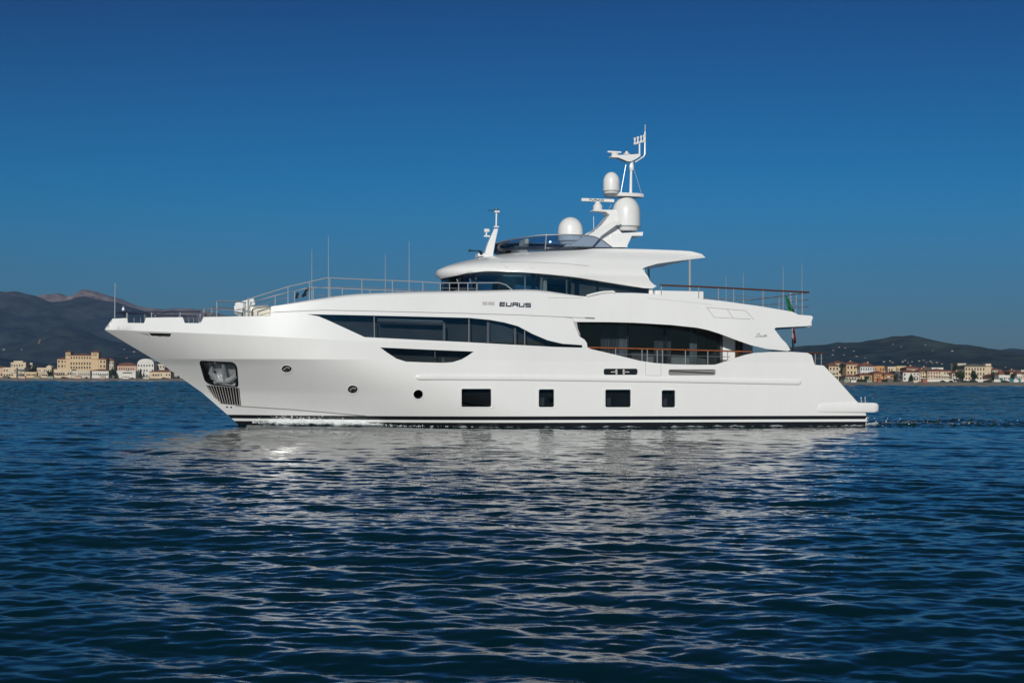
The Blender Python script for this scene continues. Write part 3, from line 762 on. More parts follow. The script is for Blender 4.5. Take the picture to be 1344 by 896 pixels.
q.build('arch', M['white'], am, bevel=.02)
for sg in (-1, 1):
    rr = [[(PY(xa, ya).x, sg*.75, PY(xa, ya).z), (PY(xb, yb).x, sg*.75, PY(xb, yb).z), (PY(xb, yb).x, sg*.6, PY(xb, yb).z), (PY(xa, ya).x, sg*.6, PY(xa, ya).z)] for (xa, ya), (xb, yb) in (((737, 326.5), (770, 326.5)), ((762, 312), (782, 312)), ((786, 299), (800, 299)), ((798, 293), (808, 293)))]
    MB().loft(rr, closed_u=True, smooth=False).build('arch_leg', M['white'], am, bevel=.015)
q = MB()
for x in (813, 818, 824, 829): q.tube([PY(x, 307), PY(x, 301)], .03, 8)
q.build('dome_mount', M['grey'], am)
radome(821.8, 303.6, 258.4, 18.6, 0, None, parent=am)
radome(802.4, 254.6, 225.8, 11.0, -.25, None, parent=am)
radome(748.6, 321.5, 285, 16.4, .9, None, parent=Y)
v_ = MB()
a = PY(819, 257); q = MB()
q.lathe(PY(819, 258.4), [(0, 0), (.25, 0), (.3, .06), (.34, .12)], 24)
rr = [(PY(x, 256.5).x, hw) for x, hw in ((794, .12), (798, .3), (806, .34), (822, .34), (836, .3), (843.5, .14))]; z0, z1 = PY(820, 258.8).z, PY(820, 254.2).z
vs = [(u, -h_, z) for u, h_ in rr for z in (z0, z1)]+[(u, h_, z) for u, h_ in rr[::-1] for z in (z0, z1)]; n = len(vs)//2
q.add(vs, [(2*i, 2*((i+1) % n), 2*((i+1) % n)+1, 2*i+1) for i in range(n)]+[tuple(range(0, 2*n, 2)), tuple(range(2*n-1, 0, -2))])
q.build('mast_platform', M['white'], am, bevel=.012)
q = MB().tube([PY(827.8, 254.6), PY(828.4, 221)], [.06, .045]).lathe(PY(829, 222.5), [(.0, -.06), (.07, -.05), (.09, 0), (.1, .1), (.07, .25), (.13, .38), (.16, .42)], 16)
a, b = PY(800.5, 206), PY(836.5, 203.4)
pts = [(PY(x, y).x, PY(x, y).z) for x, y in ((801, 205), (838, 202.8), (839, 205.4), (834.5, 208.6), (827, 212.6), (822, 212.6), (810, 207.6), (801, 207.4))]
q.prism(pts, -.16, .16)
q.tube([PY(833.5, 213), PY(845, 205.5), PY(846.4, 202), PY(846.6, 173)], .03).tube([PY(839.4, 206.5), PY(839.4, 189)], .035)
q.tube([PY(846.6, 173), PY(846.9, 163.5)], .012, 6)
q.tube([PY(832, 189.4), PY(847, 185.4)], .035)
q.build('pole', M['white'], am)
q = MB()
for x, y in ((833.2, 189), (837.2, 187.6), (841.4, 186.4), (845.4, 185)):
    q.lathe(PY(x, y+1), [(0, 0), (.045, 0), (.05, .08), (.032, .1), (.03, .17), (.045, .18), (.05, .27), (0, .29)], 10)
q.build('signal_light', M['dome'], am)
q = MB().lathe(PY(807, 205), [(0, 0), (.12, 0), (.16, .1), (.17, .13)], 16); a = PY(806, 199.8); q.box((a.x, 0, a.z), (.55, .12, .06))
q.build('top_radar', M['white'], am)
q = MB().lathe(PY(822.5, 202.8), [(0, 0), (.13, 0), (.13, .04), (.05, .06), (.05, .13), (0, .14)], 12); q.build('gps_aerial', M['dome'], am)
q = MB().lathe(PY(822.5, 200), [(0, .0), (.04, 0), (.045, .07), (0, .1)], 10).box(tuple(PY(831, 202.6)), (.2, .14, .04)); q.build('lamp', M['black'], am)
q = MB()
for l in (((821.5, 216), (813.6, 260)), ((832, 222), (841.8, 253.8)), ((802.6, 268), (795.5, 281)), ((779, 284), (779.4, 301))): q.tube([PY(*l[0]), PY(*l[1])], .01, 5)
q.build('stay', M['steel'], am)
rd = empty('radar_scanner'); rd.parent = am
a = PY(784.5, 276)
MB().lathe(a, [(0, 0), (.17, 0), (.19, .05), (.185, .17), (.13, .24), (.1, .28), (.1, .33)], 20).build('pedestal', M['dome'], rd)
a0, a1 = PY(763, 262.4), PY(805.6, 263.6); L = (a1-a0).length
MB().box(tuple((a0+a1)/2), (L, .14, .12), ry=.0).build('antenna_bar', M['dome'], rd, bevel=.015)
q = MB(); x = a0.x+L*.24; zc = (a0.z+a1.z)/2
for ch in 'FURUNO':
    for st in GL[ch]:
        for (xa, ya), (xb, yb) in zip(st, st[1:]):
            A_, B_ = Vector((x+xa*.07, -.075, zc+.028-ya*.056)), Vector((x+xb*.07, -.075, zc+.028-yb*.056)); d = (B_-A_)
            s_ = Vector((-d.z, 0, d.x)).normalized()*.009; e = d.normalized()*.009
            q.add([A_-e+s_, B_+e+s_, B_+e-s_, A_-e-s_], [(0, 1, 2, 3)])
    x += .1
q.build('radar_lettering', M['navy'], rd)

# ---- rails
def railing(name, top, posts, mids, r=.022, tr=None, base=None, m='steel', pm='steel', parent=None, sides=(-1, 1), mr=.011):
    """top: list of yacht points (port); posts: list of (top point, foot point); mids: list of point lists"""
    for sg in sides:
        mv = (lambda p: Vector((p[0], p[1], p[2]))) if sg == -1 else (lambda p: Vector((p[0], -p[1], p[2])))
        q = MB().tube([mv(p) for p in top], r, 8); o = q.build(name, M[m], parent or Y)
        if mids:
            q = MB()
            for l in mids: q.tube([mv(p) for p in l], mr, 6)
            q.build('mid_rail', M['darksteel'], o)
        for a, b in posts: MB().tube([mv(a), mv(b)], .018, 6).build('post', M[pm], o)
def pp(l, y): return [on_plane(a, b, y) for a, b in l]
# bow pulpit: low rail with a dark canvas-wrapped bar
yb = lambda x: -max(.15, hullB(on_plane(x, 415, -1.5).x, 3.6)-.12)
bow = [(152, 410.6), (167, 409.8), (196, 409.8), (236, 409.2), (262, 409)]
bp = [on_plane(a, b, yb(a)) for a, b in bow]
railing('bow_rail', bp, [(on_plane(x, 409.8, yb(x)), on_plane(x, 417.5, yb(x))) for x in (166.5, 199, 236.5, 267.5)], [], r=.02, m='canvas')
bp2 = [on_plane(a, b, yb(a)) for a, b in ((267.5, 405), (290, 406.4))]
railing('bow_rail', bp2, [(bp2[0], on_plane(267.5, 416.5, yb(267.5)))], [], r=.02, m='darksteel')
gate = [on_plane(a, b, yb(a)) for a, b in ((284, 395.4), (310, 395.6), (323, 397))]
railing('boarding_rail', gate, [(on_plane(284.5, 395.4, yb(284)), on_plane(284.5, 415.4, yb(284))), (on_plane(322, 397, yb(322)), on_plane(322, 415.4, yb(322)))], [[on_plane(284, 406, yb(284)), on_plane(322, 407, yb(322))]], r=.022, m='darksteel')
fd = [(326, 392.6), (378, 376.4), (428, 364.8), (436, 364.8), (500, 367.6), (545, 369.4), (578, 371.2)]
fy = -2.75
m1 = [(330, 397.2), (396, 379)]; m2 = [(400, 379.4), (430, 376.4)]; m3 = [(436, 376), (500, 378.4), (578, 381.6)]
base = lambda x: float(np.interp(x, [326, 356, 405, 450, 500, 580], [412, 403, 394, 390, 387.4, 385]))
railing('foredeck_rail', pp(fd, fy), [(on_plane(x, np.interp(x, [a for a, _ in fd], [b for _, b in fd]), fy), on_plane(x, base(x)+1, fy)) for x in (326.5, 378, 406, 433, 475, 515, 555)], [pp(m1, fy), pp(m2, fy), pp(m3, fy)], r=.02)
for x, y0, y1 in ((431, 309.5, 391), (537, 316, 387)):
    for sg in (-1, 1):
        a, b = on_plane(x, y0, fy), on_plane(x, y1, fy); MB().tube([(a.x, a.y*-sg, a.z), (b.x, b.y*-sg, b.z)], [.008, .017], 6).build('fender_pole', M['steel'], Y)
# jackstaff with lamp at the bow
a = PY(150.6, 417.5); MB().tube([a, PY(151.2, 373)], [.022, .014], 8).tube([PY(151.2, 376), PY(153.4, 375.2)], .01, 6).lathe(PY(151.2, 373.6), [(0, .06), (.025, .05), (.025, 0)], 8).build('jackstaff', M['steel'], Y)
q = MB().lathe(PY(162, 415.6, -.3), [(.05, 0), (.05, .12), (.12, .15), (.12, .2), (.06, .22)], 12); q.build('bollard', M['canvas'], Y)
q = MB().lathe(PY(162, 410, -.3), [(.05, 0), (.07, .06), (.06, .16), (.0, .26)], 12); q.build('bow_lamp', M['steel'], Y)
q = MB()
for x in (176, 184.5, 248, 254, 261): p = on_plane(x, 424, yb(x)); q.tube([p+Vector((0, .06, -.1)), on_plane(x, 416.6, yb(x))+Vector((0, .06, 0))], .016, 8)
for x in (190.5, 204, 270, 277, 287): p = on_plane(x, 416, yb(x)); q.lathe(p+Vector((0, .2, -.1)), [(.04, 0), (.04, .16), (.06, .2), (.04, .24), (0, .25)], 10)
q.build_split('cleat', M['darksteel'], Y)
# sunpad, covered crane and windlass on the foredeck
p = on_plane(338, 408, -1.6); q = MB().box((p.x, 0, p.z-.05), (1.0, 3.6, .42)); q.build('sunpad', M['cushion'], Y, bevel=.1)
q = MB(); a, b = on_plane(309, 402.6, -1.4), on_plane(334, 395.8, -1.4); d = b-a
q.box(tuple((a+b)/2), (d.length, .4, .26), ry=-math.atan2(d.z, d.x)); q.box(tuple(a+Vector((.1, 0, -.1))), (.3, .34, .3)); q.build('folded_crane', M['white'], Y, bevel=.04)
q = MB(); ytr = -1.9
q.tube(pp([(329.5, 414), (330.5, 404.6), (335, 402.4), (352, 400.6)], ytr), .02).tube(pp([(325.5, 415), (325.5, 391)], ytr), .02).tube(pp([(320, 415), (320, 397)], ytr), .02); q.build('grab_rail', M['steel'], Y)
q = MB(); p = on_plane(400, 388, 1.2)
for (xa, ya), (xb, yb_) in (((389, 392), (391, 384)), ((397, 390), (403, 380)), ((403, 380), (407, 378)), ((399, 386), (402, 388))): q.tube(pp([(xa, ya), (xb, yb_)], -1.2), .05, 6)
q.build('deck_light', M['black'], Y)
# pilothouse side rails
q = [(575, 372.4), (582, 371.2), (612, 371.2), (625, 371)]
railing('side_deck_rail', pp([(626, 371.2), (655, 371), (664, 373.6), (682, 388.5)], -2.95), [(on_plane(626, 371.2, -2.95), on_plane(626, 388, -2.95)), (on_plane(662, 381, -2.95), on_plane(670, 389.6, -2.95))], [], r=.02, sides=(-1,))
railing('side_deck_rail', pp(q, -2.7), [(on_plane(x, 371.4, -2.7), on_plane(x, 386, -2.7)) for x in (578, 590, 602, 614)], [pp([(575, 378), (625, 378.6)], -2.7)], r=.018)
q = MB().box(tuple(on_plane(620, 387.6, -3.0)), (.7, .12, .05)).tube(pp([(612, 388.6), (628, 384.6)], -3.0), .03); q.build('boarding_ramp', M['grey'], Y)
MB().lathe(on_plane(605.5, 387.6, -3.0), [(0, -.02), (.06, 0), (.07, .08), (0, .14)], 10).build('deck_buoy', M['orange'], Y)
# upper aft deck: locker, post, teak rail running round the stern
q = MB(); a, b = on_plane(858, 386, -2.6), on_plane(921, 386, -2.6)
for sg in (1, -1): q.box(((a.x+b.x)/2, sg*2.6, a.z-.02), (b.x-a.x, .4, .30))
q.build_split('deck_locker', M['white'], Y, bevel=.02)
for sg in (-1, 1):
    a, b = on_plane(905.4, 341, -2.35), on_plane(905.4, 388, -2.35); MB().tube([(a.x, a.y*-sg, a.z), (b.x, b.y*-sg, b.z)], .05, 10).build('roof_post', M['steel'], Y)
ry = -2.85
tpx = [(866.6, 374.2), (915, 376.1), (962.5, 378.4), (1010, 381), (1062, 383.6)]
t3 = pp(tpx, ry); e = t3[-1]
path = t3+[Vector((e.x+.06, -2.6, e.z)), Vector((e.x+.06, 2.6, e.z))]+[Vector((p.x, -p.y, p.z)) for p in t3[::-1]]
ur = MB().tube(t3, .035, 8).build('upper_deck_rail', M['dark_teak'], Y)
MB().tube(path[len(t3)-1:], .02, 8).build('stern_crossrail', M['darksteel'], ur)
q = MB()
for dz in (.28, .55):
    l = [Vector((p.x, p.y, p.z-dz)) for p in t3 if p.x > on_plane(918, 380, ry).x]; k = l[-1]
    q.tube(l+[Vector((k.x+.06, -2.6, k.z)), Vector((k.x+.06, 2.6, k.z))]+[Vector((p.x, -p.y, p.z)) for p in l[::-1]], .011, 6)
q.build('mid_rail', M['darksteel'], ur)
eb = lambda x: float(np.interp(x, [850, 870, 900, 950, 1000, 1040, 1065], [385.2, 387.2, 389.8, 395.2, 402.2, 409, 414]))+1.5
for sg in (-1, 1):
    for x in (868, 917, 943, 963, 1001.5, 1028, 1053):
        a, b = on_plane(x, np.interp(x, [p[0] for p in tpx], [p[1] for p in tpx]), ry), on_plane(x, eb(x), ry)
        MB().tube([(a.x, a.y*-sg, a.z), (b.x, b.y*-sg, b.z)], .02, 6).build('post', M['steel'], ur)
for yy in (-1.6, 0, 1.6): MB().tube([(e.x+.06, yy, e.z), (e.x+.02, yy, e.z-.85)], .02, 6).build('post', M['steel'], ur)
for x, y0, y1 in ((1028, 349.5, 408), (1052.6, 345, 411)):
    for sg in (-1, 1):
        a, b = on_plane(x, y0, ry), on_plane(x, y1, ry); MB().tube([(a.x, a.y*-sg, a.z), (b.x, b.y*-sg, b.z)], [.008, .018], 6).build('awning_pole', M['steel'], Y)
# main deck teak rails
md = [(771.5, 456), (850, 457.8), (940, 460.2), (986.4, 461.6)]; my = -3.2
mdy = lambda x: float(np.interp(x, [p[0] for p in md], [p[1] for p in md]))
mdb = lambda x: float(np.interp(x, [771, 790, 815, 840, 860, 880, 938, 950, 965, 985], [459, 462, 468, 474, 477, 478.4, 479, 476, 470, 465]))
railing('main_deck_rail', pp(md, my), [(on_plane(x, mdy(x), my), on_plane(x, mdb(x)+1, my)) for x in (773.4, 808, 842.6, 849.6, 862.6, 869.6, 899.6, 929, 955)], [pp([(800, 464.6), (870, 466), (958, 468.4)], my)], r=.03, m='teak', sides=(-1,))
ay = -2.95
railing('cockpit_rail', pp([(1006, 462.6), (1062, 463.2), (1080.5, 463.6)], ay), [(on_plane(x, 463, ay), on_plane(x, 480 if x > 1064 else 465.6, ay)) for x in (1016, 1020, 1034, 1062, 1070, 1078)], [pp([(1066, 470), (1080.5, 470.4)], ay)], r=.03, m='dark_teak')
q = MB().box((on_plane(1078, 463, ay).x, 0, on_plane(1078, 463.4, ay).z), (.08, 5.6, .06)); q.build('stern_rail', M['dark_teak'], Y)
ez0 = 2.2
st_u = on_plane(1041, 450, 0).x
# ensign staff; the flag hanging from it is a thing of its own
sa, sb = PY(1041.6, 466), PY(1037.5, 384)
stf = MB().tube([sa, sb], [.05, .03], 10).build('ensign_staff', M['steel'], Y)
fl = empty('ensign_flag'); fl.matrix_world = YM @ Matrix.Translation(sa)
tag(fl, 'limp green and red flag hanging from the staff at the stern', 'flag')
def drape(name, z0, z1, m, w0, w1, ph):
    rows = []
    for j in range(11):
        f = j/10; z = z0+(z1-z0)*f; c = sb+(sa-sb)*((sb.z-z)/(sb.z-sa.z)); wd = w0+(w1-w0)*f
        rows.append([c-sa+Vector((-.26+.34*min(1, (sb.z-z)/2)+wd*k/14, .09*math.sin(k*1.15+ph+f*1.3)*(.4+k/14), -.12*k/14-(.0 if j < 10 else .05*math.sin(k)))) for k in range(15)])
    return MB().loft(rows).build(name, M[m], fl)
z = [PY(1039, y).z for y in (387, 408, 426, 446)]
drape('green_band', z[0], z[1], 'flag_green', .10, .24, 0); drape('white_band', z[1], z[2], 'flag_white', .22, .14, 1.3); drape('red_band', z[2], z[3], 'flag_red', .10, .05, 2.6)
# ------------------------------------------------------------------ the sea
def tile_spectrum(L, N, l0, l1, slope, spread, ang, seed):
    g = np.random.default_rng(seed); k1 = 2*np.pi*np.fft.fftfreq(N, L/N); KX, KY = np.meshgrid(k1, k1, indexing='xy')
    K = np.hypot(KX, KY); K[0, 0] = 1; lam = 2*np.pi/K; D = np.abs((KX*math.sin(ang)+KY*math.cos(ang))/K)**spread+.03
    S = np.where((lam > l0) & (lam < l1), K**-1.7, 0)*D*np.exp(-(lam/l1)**4)
    H = (g.normal(size=(N, N))+1j*g.normal(size=(N, N)))*S; H[0, 0] = 0
    sl = np.sqrt((np.real(np.fft.ifft2(1j*KX*H))**2+np.real(np.fft.ifft2(1j*KY*H))**2).mean()); H *= slope/sl
    f = lambda A: np.real(np.fft.ifft2(A))
    return f(H), f(-1j*KX/K*H), f(-1j*KY/K*H)
def samp(T, L, X, Yy):
    N = T.shape[0]; a = (X/L % 1)*N; b = (Yy/L % 1)*N; i = a.astype(int); j = b.astype(int); fx = a-i; fy = b-j
    i %= N; j %= N; i2 = (i+1) % N; j2 = (j+1) % N
    return T[j, i]*(1-fx)*(1-fy)+T[j, i2]*fx*(1-fy)+T[j2, i]*(1-fx)*fy+T[j2, i2]*fx*fy
SEA = dict(a=.03, b=.08, c=.115)
def build_sea():
    az = np.concatenate([np.arange(-180, -45, 3.0), np.arange(-45, -38, .5), np.arange(-38, -22, .13), np.arange(-22, 22, .062), np.arange(22, 38, .13), np.arange(38, 45, .5), np.arange(45, 180, 3.0)])
    az = np.radians(az); na = len(az)
    r = [2.2]
    while r[-1] < 30000:
        q = r[-1]; r.append(q*(1+(.0028 if 6 < q < 75 else .0042 if q < 1250 else .03)))
    r = np.array(r); nr = len(r)
    RR, AA = np.meshgrid(r, az, indexing='ij'); X = RR*np.sin(AA); Yy = RR*np.cos(AA)
    front = np.clip((44-np.abs(np.degrees(AA)))/6, 0, 1)
    Z = np.zeros_like(X); DX = np.zeros_like(X); DY = np.zeros_like(X)
    c, s = math.cos(.31), math.sin(.31); X2, Y2 = X*c-Yy*s, X*s+Yy*c
    big = tile_spectrum(97.3, 1024, 1.6, 16, SEA['a'], 3, R(8), 3); mid = tile_spectrum(31.7, 1024, .40, 1.9, SEA['b'], 3, R(-6), 5); fine = tile_spectrum(9.1, 512, .12, .9, SEA['c'], 1.5, R(0), 8)
    for T, L, r0, r1, ch, (xx, yy), rot in ((big, 97.3, 700, 1500, 1.1, (X, Yy), 0), (mid, 31.7, 170, 520, 1.0, (X2, Y2), 1), (fine, 9.1, 22, 60, .8, (X, Yy), 0)):
        fade = np.clip((r1-RR)/(r1-r0), 0, 1)*front
        hz_ = samp(T[0], L, xx, yy); dx = samp(T[1], L, xx, yy)*ch; dy = samp(T[2], L, xx, yy)*ch
        if L > 90: fade = fade*(1+3.2*np.clip((RR-70)/220, 0, 1))
        if rot: dx, dy = dx*c+dy*s, -dx*s+dy*c
        Z += hz_*fade; DX += dx*fade; DY += dy*fade
    # yacht frame of every point: bow wave, wash along the side, wake
    ct, st_ = math.cos(TH), math.sin(TH); U = (X-O.x)*ct+(Yy-O.y)*st_; Vv = -(X-O.x)*st_+(Yy-O.y)*ct
    ut = np.linspace(4.9, 29, 200); bt_ = np.array([hullB(u, 0.0) for u in ut]); B = np.interp(U, ut, bt_, left=0, right=bt_[-1])
    d = np.abs(Vv)-B; dpos = np.maximum(d, 0); near = (U > 4.3) & (U < 29.3)
    lump = samp(mid[0], 31.7, X*2.1, Yy*2.1); lump = lump/lump.std(); l2 = samp(fine[0], 9.1, X*.7+3, Yy*.7); l2 = l2/l2.std()
    bow = np.exp(-((U-7.4)/2.2)**2)*np.clip((U-4.9)/1.2, 0, 1)
    calm = 1-(.40*np.exp(-dpos/2.5)+.28*np.exp(-dpos/12))*near
    Z *= calm
    Z += .33*bow*np.exp(-(dpos/.5)**2)*(1+.15*l2)*near+.05*np.exp(-dpos/.3)*near*(1+.5*lump)
    Z += .10*np.exp(-((dpos-1.6-.22*(U-6))/.6)**2)*(U > 5)*np.exp(-(U-6)/14)
    foam = (np.exp(-(dpos/.6)**2)*bow*1.0+np.exp(-(dpos/.28)**2)*(.42+.22*lump)*np.clip((U-5)/1.5, 0, 1))*near
    foam += .45*np.exp(-((dpos-.9-.10*(U-6))/.22)**2)*np.exp(-np.maximum(U-6, 0)/6)*(U > 6)*np.clip(.5+.5*lump, 0, 1)
    wk = np.clip((U-28.5)/1.6, 0, 1)*np.exp(-np.maximum(U-28.5, 0)/26)
    lane = np.exp(-((np.abs(Vv)-2.1-.05*(U-28))/.9)**2)
    foam += wk*(.42*lane+.20*(np.abs(Vv) < 3.4))*np.clip(.45+.35*lump+.2*l2, 0, 1.1)
    Z += wk*.05*(lump*.5+l2*.5)*(np.abs(Vv) < 4)+wk*.10*lane
    wash = wk*(np.abs(Vv) < 5+.05*np.maximum(U-28, 0))
    X = X+DX; Yy = Yy+DY
    co = np.stack([X, Yy, Z], -1).reshape(-1, 3); n0 = nr*na
    co = np.vstack([co, [[0, 0, 0]]])
    i = np.arange(nr-1)[:, None]; j = np.arange(na)[None, :]; j2 = (j+1) % na
    q = np.stack([i*na+j, i*na+j2, (i+1)*na+j2, (i+1)*na+j], -1).reshape(-1, 4)[:, ::-1]
    t = np.stack([np.full(na, n0), np.arange(na), (np.arange(na)+1) % na], -1)[:, ::-1]
    me = bpy.data.meshes.new('sea'); me.vertices.add(len(co)); me.vertices.foreach_set('co', co.astype(np.float32).ravel())
    nl = q.size+t.size; me.loops.add(nl); me.loops.foreach_set('vertex_index', np.concatenate([q.ravel(), t.ravel()]).astype(np.int32))
    me.polygons.add(len(q)+len(t)); me.polygons.foreach_set('loop_start', np.concatenate([np.arange(len(q))*4, q.size+np.arange(len(t))*3]).astype(np.int32))
    me.update(calc_edges=True); me.polygons.foreach_set('use_smooth', np.ones(len(q)+len(t), bool))
    for nm, arr in (('foam', foam), ('wash', wash), ('open_sea', np.clip((RR-45)/140, 0, 1))):
        a = me.attributes.new(nm, 'FLOAT', 'POINT'); a.data.foreach_set('value', np.append(np.clip(arr, 0, 2).ravel(), 0).astype(np.float32))
    if me.polygons[len(me.polygons)//3].normal.z < 0: me.flip_normals()
    m, tr, p = newmat('sea_water')
    N_ = tr.nodes.new; Lk = tr.links.new
    p.inputs['Base Color'].default_value = (.001, .014, .019, 1); p.inputs['Roughness'].default_value = .02; p.inputs['IOR'].default_value = 1.333
    tc = N_('ShaderNodeTexCoord'); mp = N_('ShaderNodeMapping'); mp.inputs['Scale'].default_value = (1.0, 1.7, 1); Lk(tc.outputs['Object'], mp.inputs[0])
    n1 = N_('ShaderNodeTexNoise'); n1.inputs['Scale'].default_value = 4.5; n1.inputs['Detail'].default_value = 5; n1.inputs['Roughness'].default_value = .6; Lk(mp.outputs[0], n1.inputs['Vector'])
    n2 = N_('ShaderNodeTexNoise'); n2.inputs['Scale'].default_value = .55; n2.inputs['Detail'].default_value = 4; Lk(mp.outputs[0], n2.inputs['Vector'])
    b1 = N_('ShaderNodeBump'); b1.inputs['Strength'].default_value = .22; b1.inputs['Distance'].default_value = .025; Lk(n1.outputs['Fac'], b1.inputs['Height'])
    b2 = N_('ShaderNodeBump'); b2.inputs['Strength'].default_value = .2; b2.inputs['Distance'].default_value = .08; Lk(n2.outputs['Fac'], b2.inputs['Height']); Lk(b1.outputs[0], b2.inputs['Normal'])
    ao = N_('ShaderNodeAttribute'); ao.attribute_name = 'open_sea'   # waves too far off to be modelled one by one
    n4 = N_('ShaderNodeTexNoise'); n4.inputs['Scale'].default_value = .9; n4.inputs['Detail'].default_value = 4; n4.inputs['Roughness'].default_value = .6; Lk(mp.outputs[0], n4.inputs['Vector'])
    b3 = N_('ShaderNodeBump'); b3.inputs['Distance'].default_value = .95; Lk(ao.outputs['Fac'], b3.inputs['Strength']); Lk(n4.outputs['Fac'], b3.inputs['Height']); Lk(b2.outputs[0], b3.inputs['Normal'])
    Lk(b3.outputs[0], p.inputs['Normal'])
    wa = N_('ShaderNodeAttribute'); wa.attribute_name = 'wash'
    mxc = N_('ShaderNodeMix'); mxc.data_type = 'RGBA'; mxc.inputs['A'].default_value = (.001, .014, .019, 1); mxc.inputs['B'].default_value = (.008, .034, .036, 1); Lk(wa.outputs['Fac'], mxc.inputs['Factor'])
    Lk(mxc.outputs['Result'], p.inputs['Base Color'])
    fo = N_('ShaderNodeBsdfPrincipled'); fo.inputs['Base Color'].default_value = (.78, .82, .83, 1); fo.inputs['Roughness'].default_value = .7
    at = N_('ShaderNodeAttribute'); at.attribute_name = 'foam'
    n3 = N_('ShaderNodeTexNoise'); n3.inputs['Scale'].default_value = 5; n3.inputs['Detail'].default_value = 8; n3.inputs['Roughness'].default_value = .72; Lk(tc.outputs['Object'], n3.inputs['Vector'])
    sb_ = N_('ShaderNodeMath'); sb_.operation = 'ADD'; Lk(at.outputs['Fac'], sb_.inputs[0]); Lk(n3.outputs['Fac'], sb_.inputs[1])
    mr = N_('ShaderNodeMapRange'); mr.inputs['From Min'].default_value = .88; mr.inputs['From Max'].default_value = 1.22; Lk(sb_.outputs[0], mr.inputs['Value'])
    mx = N_('ShaderNodeMixShader'); Lk(mr.outputs[0], mx.inputs[0]); Lk(p.outputs[0], mx.inputs[1]); Lk(fo.outputs[0], mx.inputs[2]); Lk(mx.outputs[0], tr.nodes['Material Output'].inputs[0])
    o = link('sea', me, m); o['kind'] = 'structure'
    return o
sea = build_sea()
# spray thrown up along the bow
q = MB(); octa = [(1, 0, 0), (-1, 0, 0), (0, 1, 0), (0, -1, 0), (0, 0, 1), (0, 0, -1)]; of_ = [(0, 2, 4), (2, 1, 4), (1, 3, 4), (3, 0, 4), (2, 0, 5), (1, 2, 5), (3, 1, 5), (0, 3, 5)]
for k in range(1500):
    u = 5.3+abs(random.gauss(0, 2.6)); 
    if u > 13: continue
    e = math.exp(-((u-7)/2.2)**2)+.12; sg = -1 if random.random() < .75 else 1
    z = .04+abs(random.gauss(0, .10))*e+.14*e; y = sg*(hullB(u, 0)+.05+abs(random.gauss(0, .28))); rr = random.choice((.006, .008, .011, .016))*random.uniform(.7, 1.3)
    q.add([Vector((u+a*rr*1.6, y+b*rr, z+c*rr)) for a, b, c in octa], of_, True)
for k in range(60):
    u = 28.4+random.expovariate(.35); sg = random.choice((-1, 1)); y = sg*abs(random.gauss(2.2, .9)); z = .1+abs(random.gauss(0, .10))*math.exp(-(u-28)/6); rr = random.choice((.008, .012, .02))
    q.add([Vector((u+a*rr*1.6, y+b*rr, z+c*rr)) for a, b, c in octa], of_, True)
M['foam'] = mat('white_foam', (.8, .83, .84), .8)
sp = q.build('spray', M['foam'], None, fix=False); sp.matrix_world = YM; sp['kind'] = 'stuff'; sp['label'] = 'white spray thrown up along the bow and behind the stern of the yacht'

# ------------------------------------------------------------------ coast: beach, plain, hills
def sstep(a, b, x): t = np.clip((x-a)/(b-a), 0, 1); return t*t*(3-2*t)
def shore(x): return 1075-435*sstep(-240, 150, np.asarray(x, float))+6*np.sin(np.asarray(x)*.02)
def grid_mesh(name, X, Yv, Z, m, kind='structure', smooth=True):
    nr, nc = X.shape; co = np.stack([X, Yv, Z], -1).reshape(-1, 3)
    i = np.arange(nr-1)[:, None]; j = np.arange(nc-1)[None, :]
    q = np.stack([i*nc+j, i*nc+j+1, (i+1)*nc+j+1, (i+1)*nc+j], -1).reshape(-1, 4)
    me = bpy.data.meshes.new(name); me.from_pydata(co.tolist(), [], q.tolist()); me.polygons.foreach_set('use_smooth', [smooth]*len(q)); me.update()
    if me.polygons[0].normal.z < 0: me.flip_normals()
    o = link(name, me, m); o['kind'] = kind; return o
M['sand'] = mat('beach_sand', (.26, .225, .18), .9, var=.2, vscale=.08)
M['plain'] = mat('coastal_plain', (.06, .065, .04), .9, var=.4, vscale=.02)
xs = np.linspace(-900, 700, 320); rowsY = np.array([-6, 0, 4, 10, 18, 28, 40, 60])
Xg = np.tile(xs, (len(rowsY), 1)); Yg = shore(xs)[None, :]+rowsY[:, None]
Zg = np.interp(rowsY, [-6, 0, 4, 10, 18, 28, 60], [-.8, -.05, .5, 1.0, 1.5, 1.8, 2.0])[:, None]+rng.normal(0, .05, Xg.shape)
grid_mesh('beach', Xg, Yg, Zg, M['sand'])
xs2 = np.linspace(-1, 1, 80)
Xg = np.zeros((26, 80)); Yg = np.zeros_like(Xg)
for a in range(26):
    f = (a/25)**2; Yg[a] = shore(xs2*800)*(1-min(1, f*3))+1000*min(1, f*3)+58+f*9000; Xg[a] = xs2*(850+f*14000)
grid_mesh('coastal_plain', Xg, Yg, np.full_like(Xg, 1.9)+rng.normal(0, .1, Xg.shape), M['plain'])
def fbm(X, Yv, seed, octs=6, base=1.0, gain=.5):
    g = np.random.default_rng(seed); out = np.zeros_like(X); amp = 1
    for o in range(octs):
        T = g.normal(size=(64, 64)); f = base*2**o; a = X*f+g.uniform(0, 64); b = Yv*f+g.uniform(0, 64)
        i = np.floor(a).astype(int); j = np.floor(b).astype(int); fx = a-i; fy = b-j; fx = fx*fx*(3-2*fx); fy = fy*fy*(3-2*fy)
        v = lambda p, q: T[q % 64, p % 64]
        out += amp*(v(i, j)*(1-fx)*(1-fy)+v(i+1, j)*fx*(1-fy)+v(i, j+1)*(1-fx)*fy+v(i+1, j+1)*fx*fy); amp *= gain
    return out
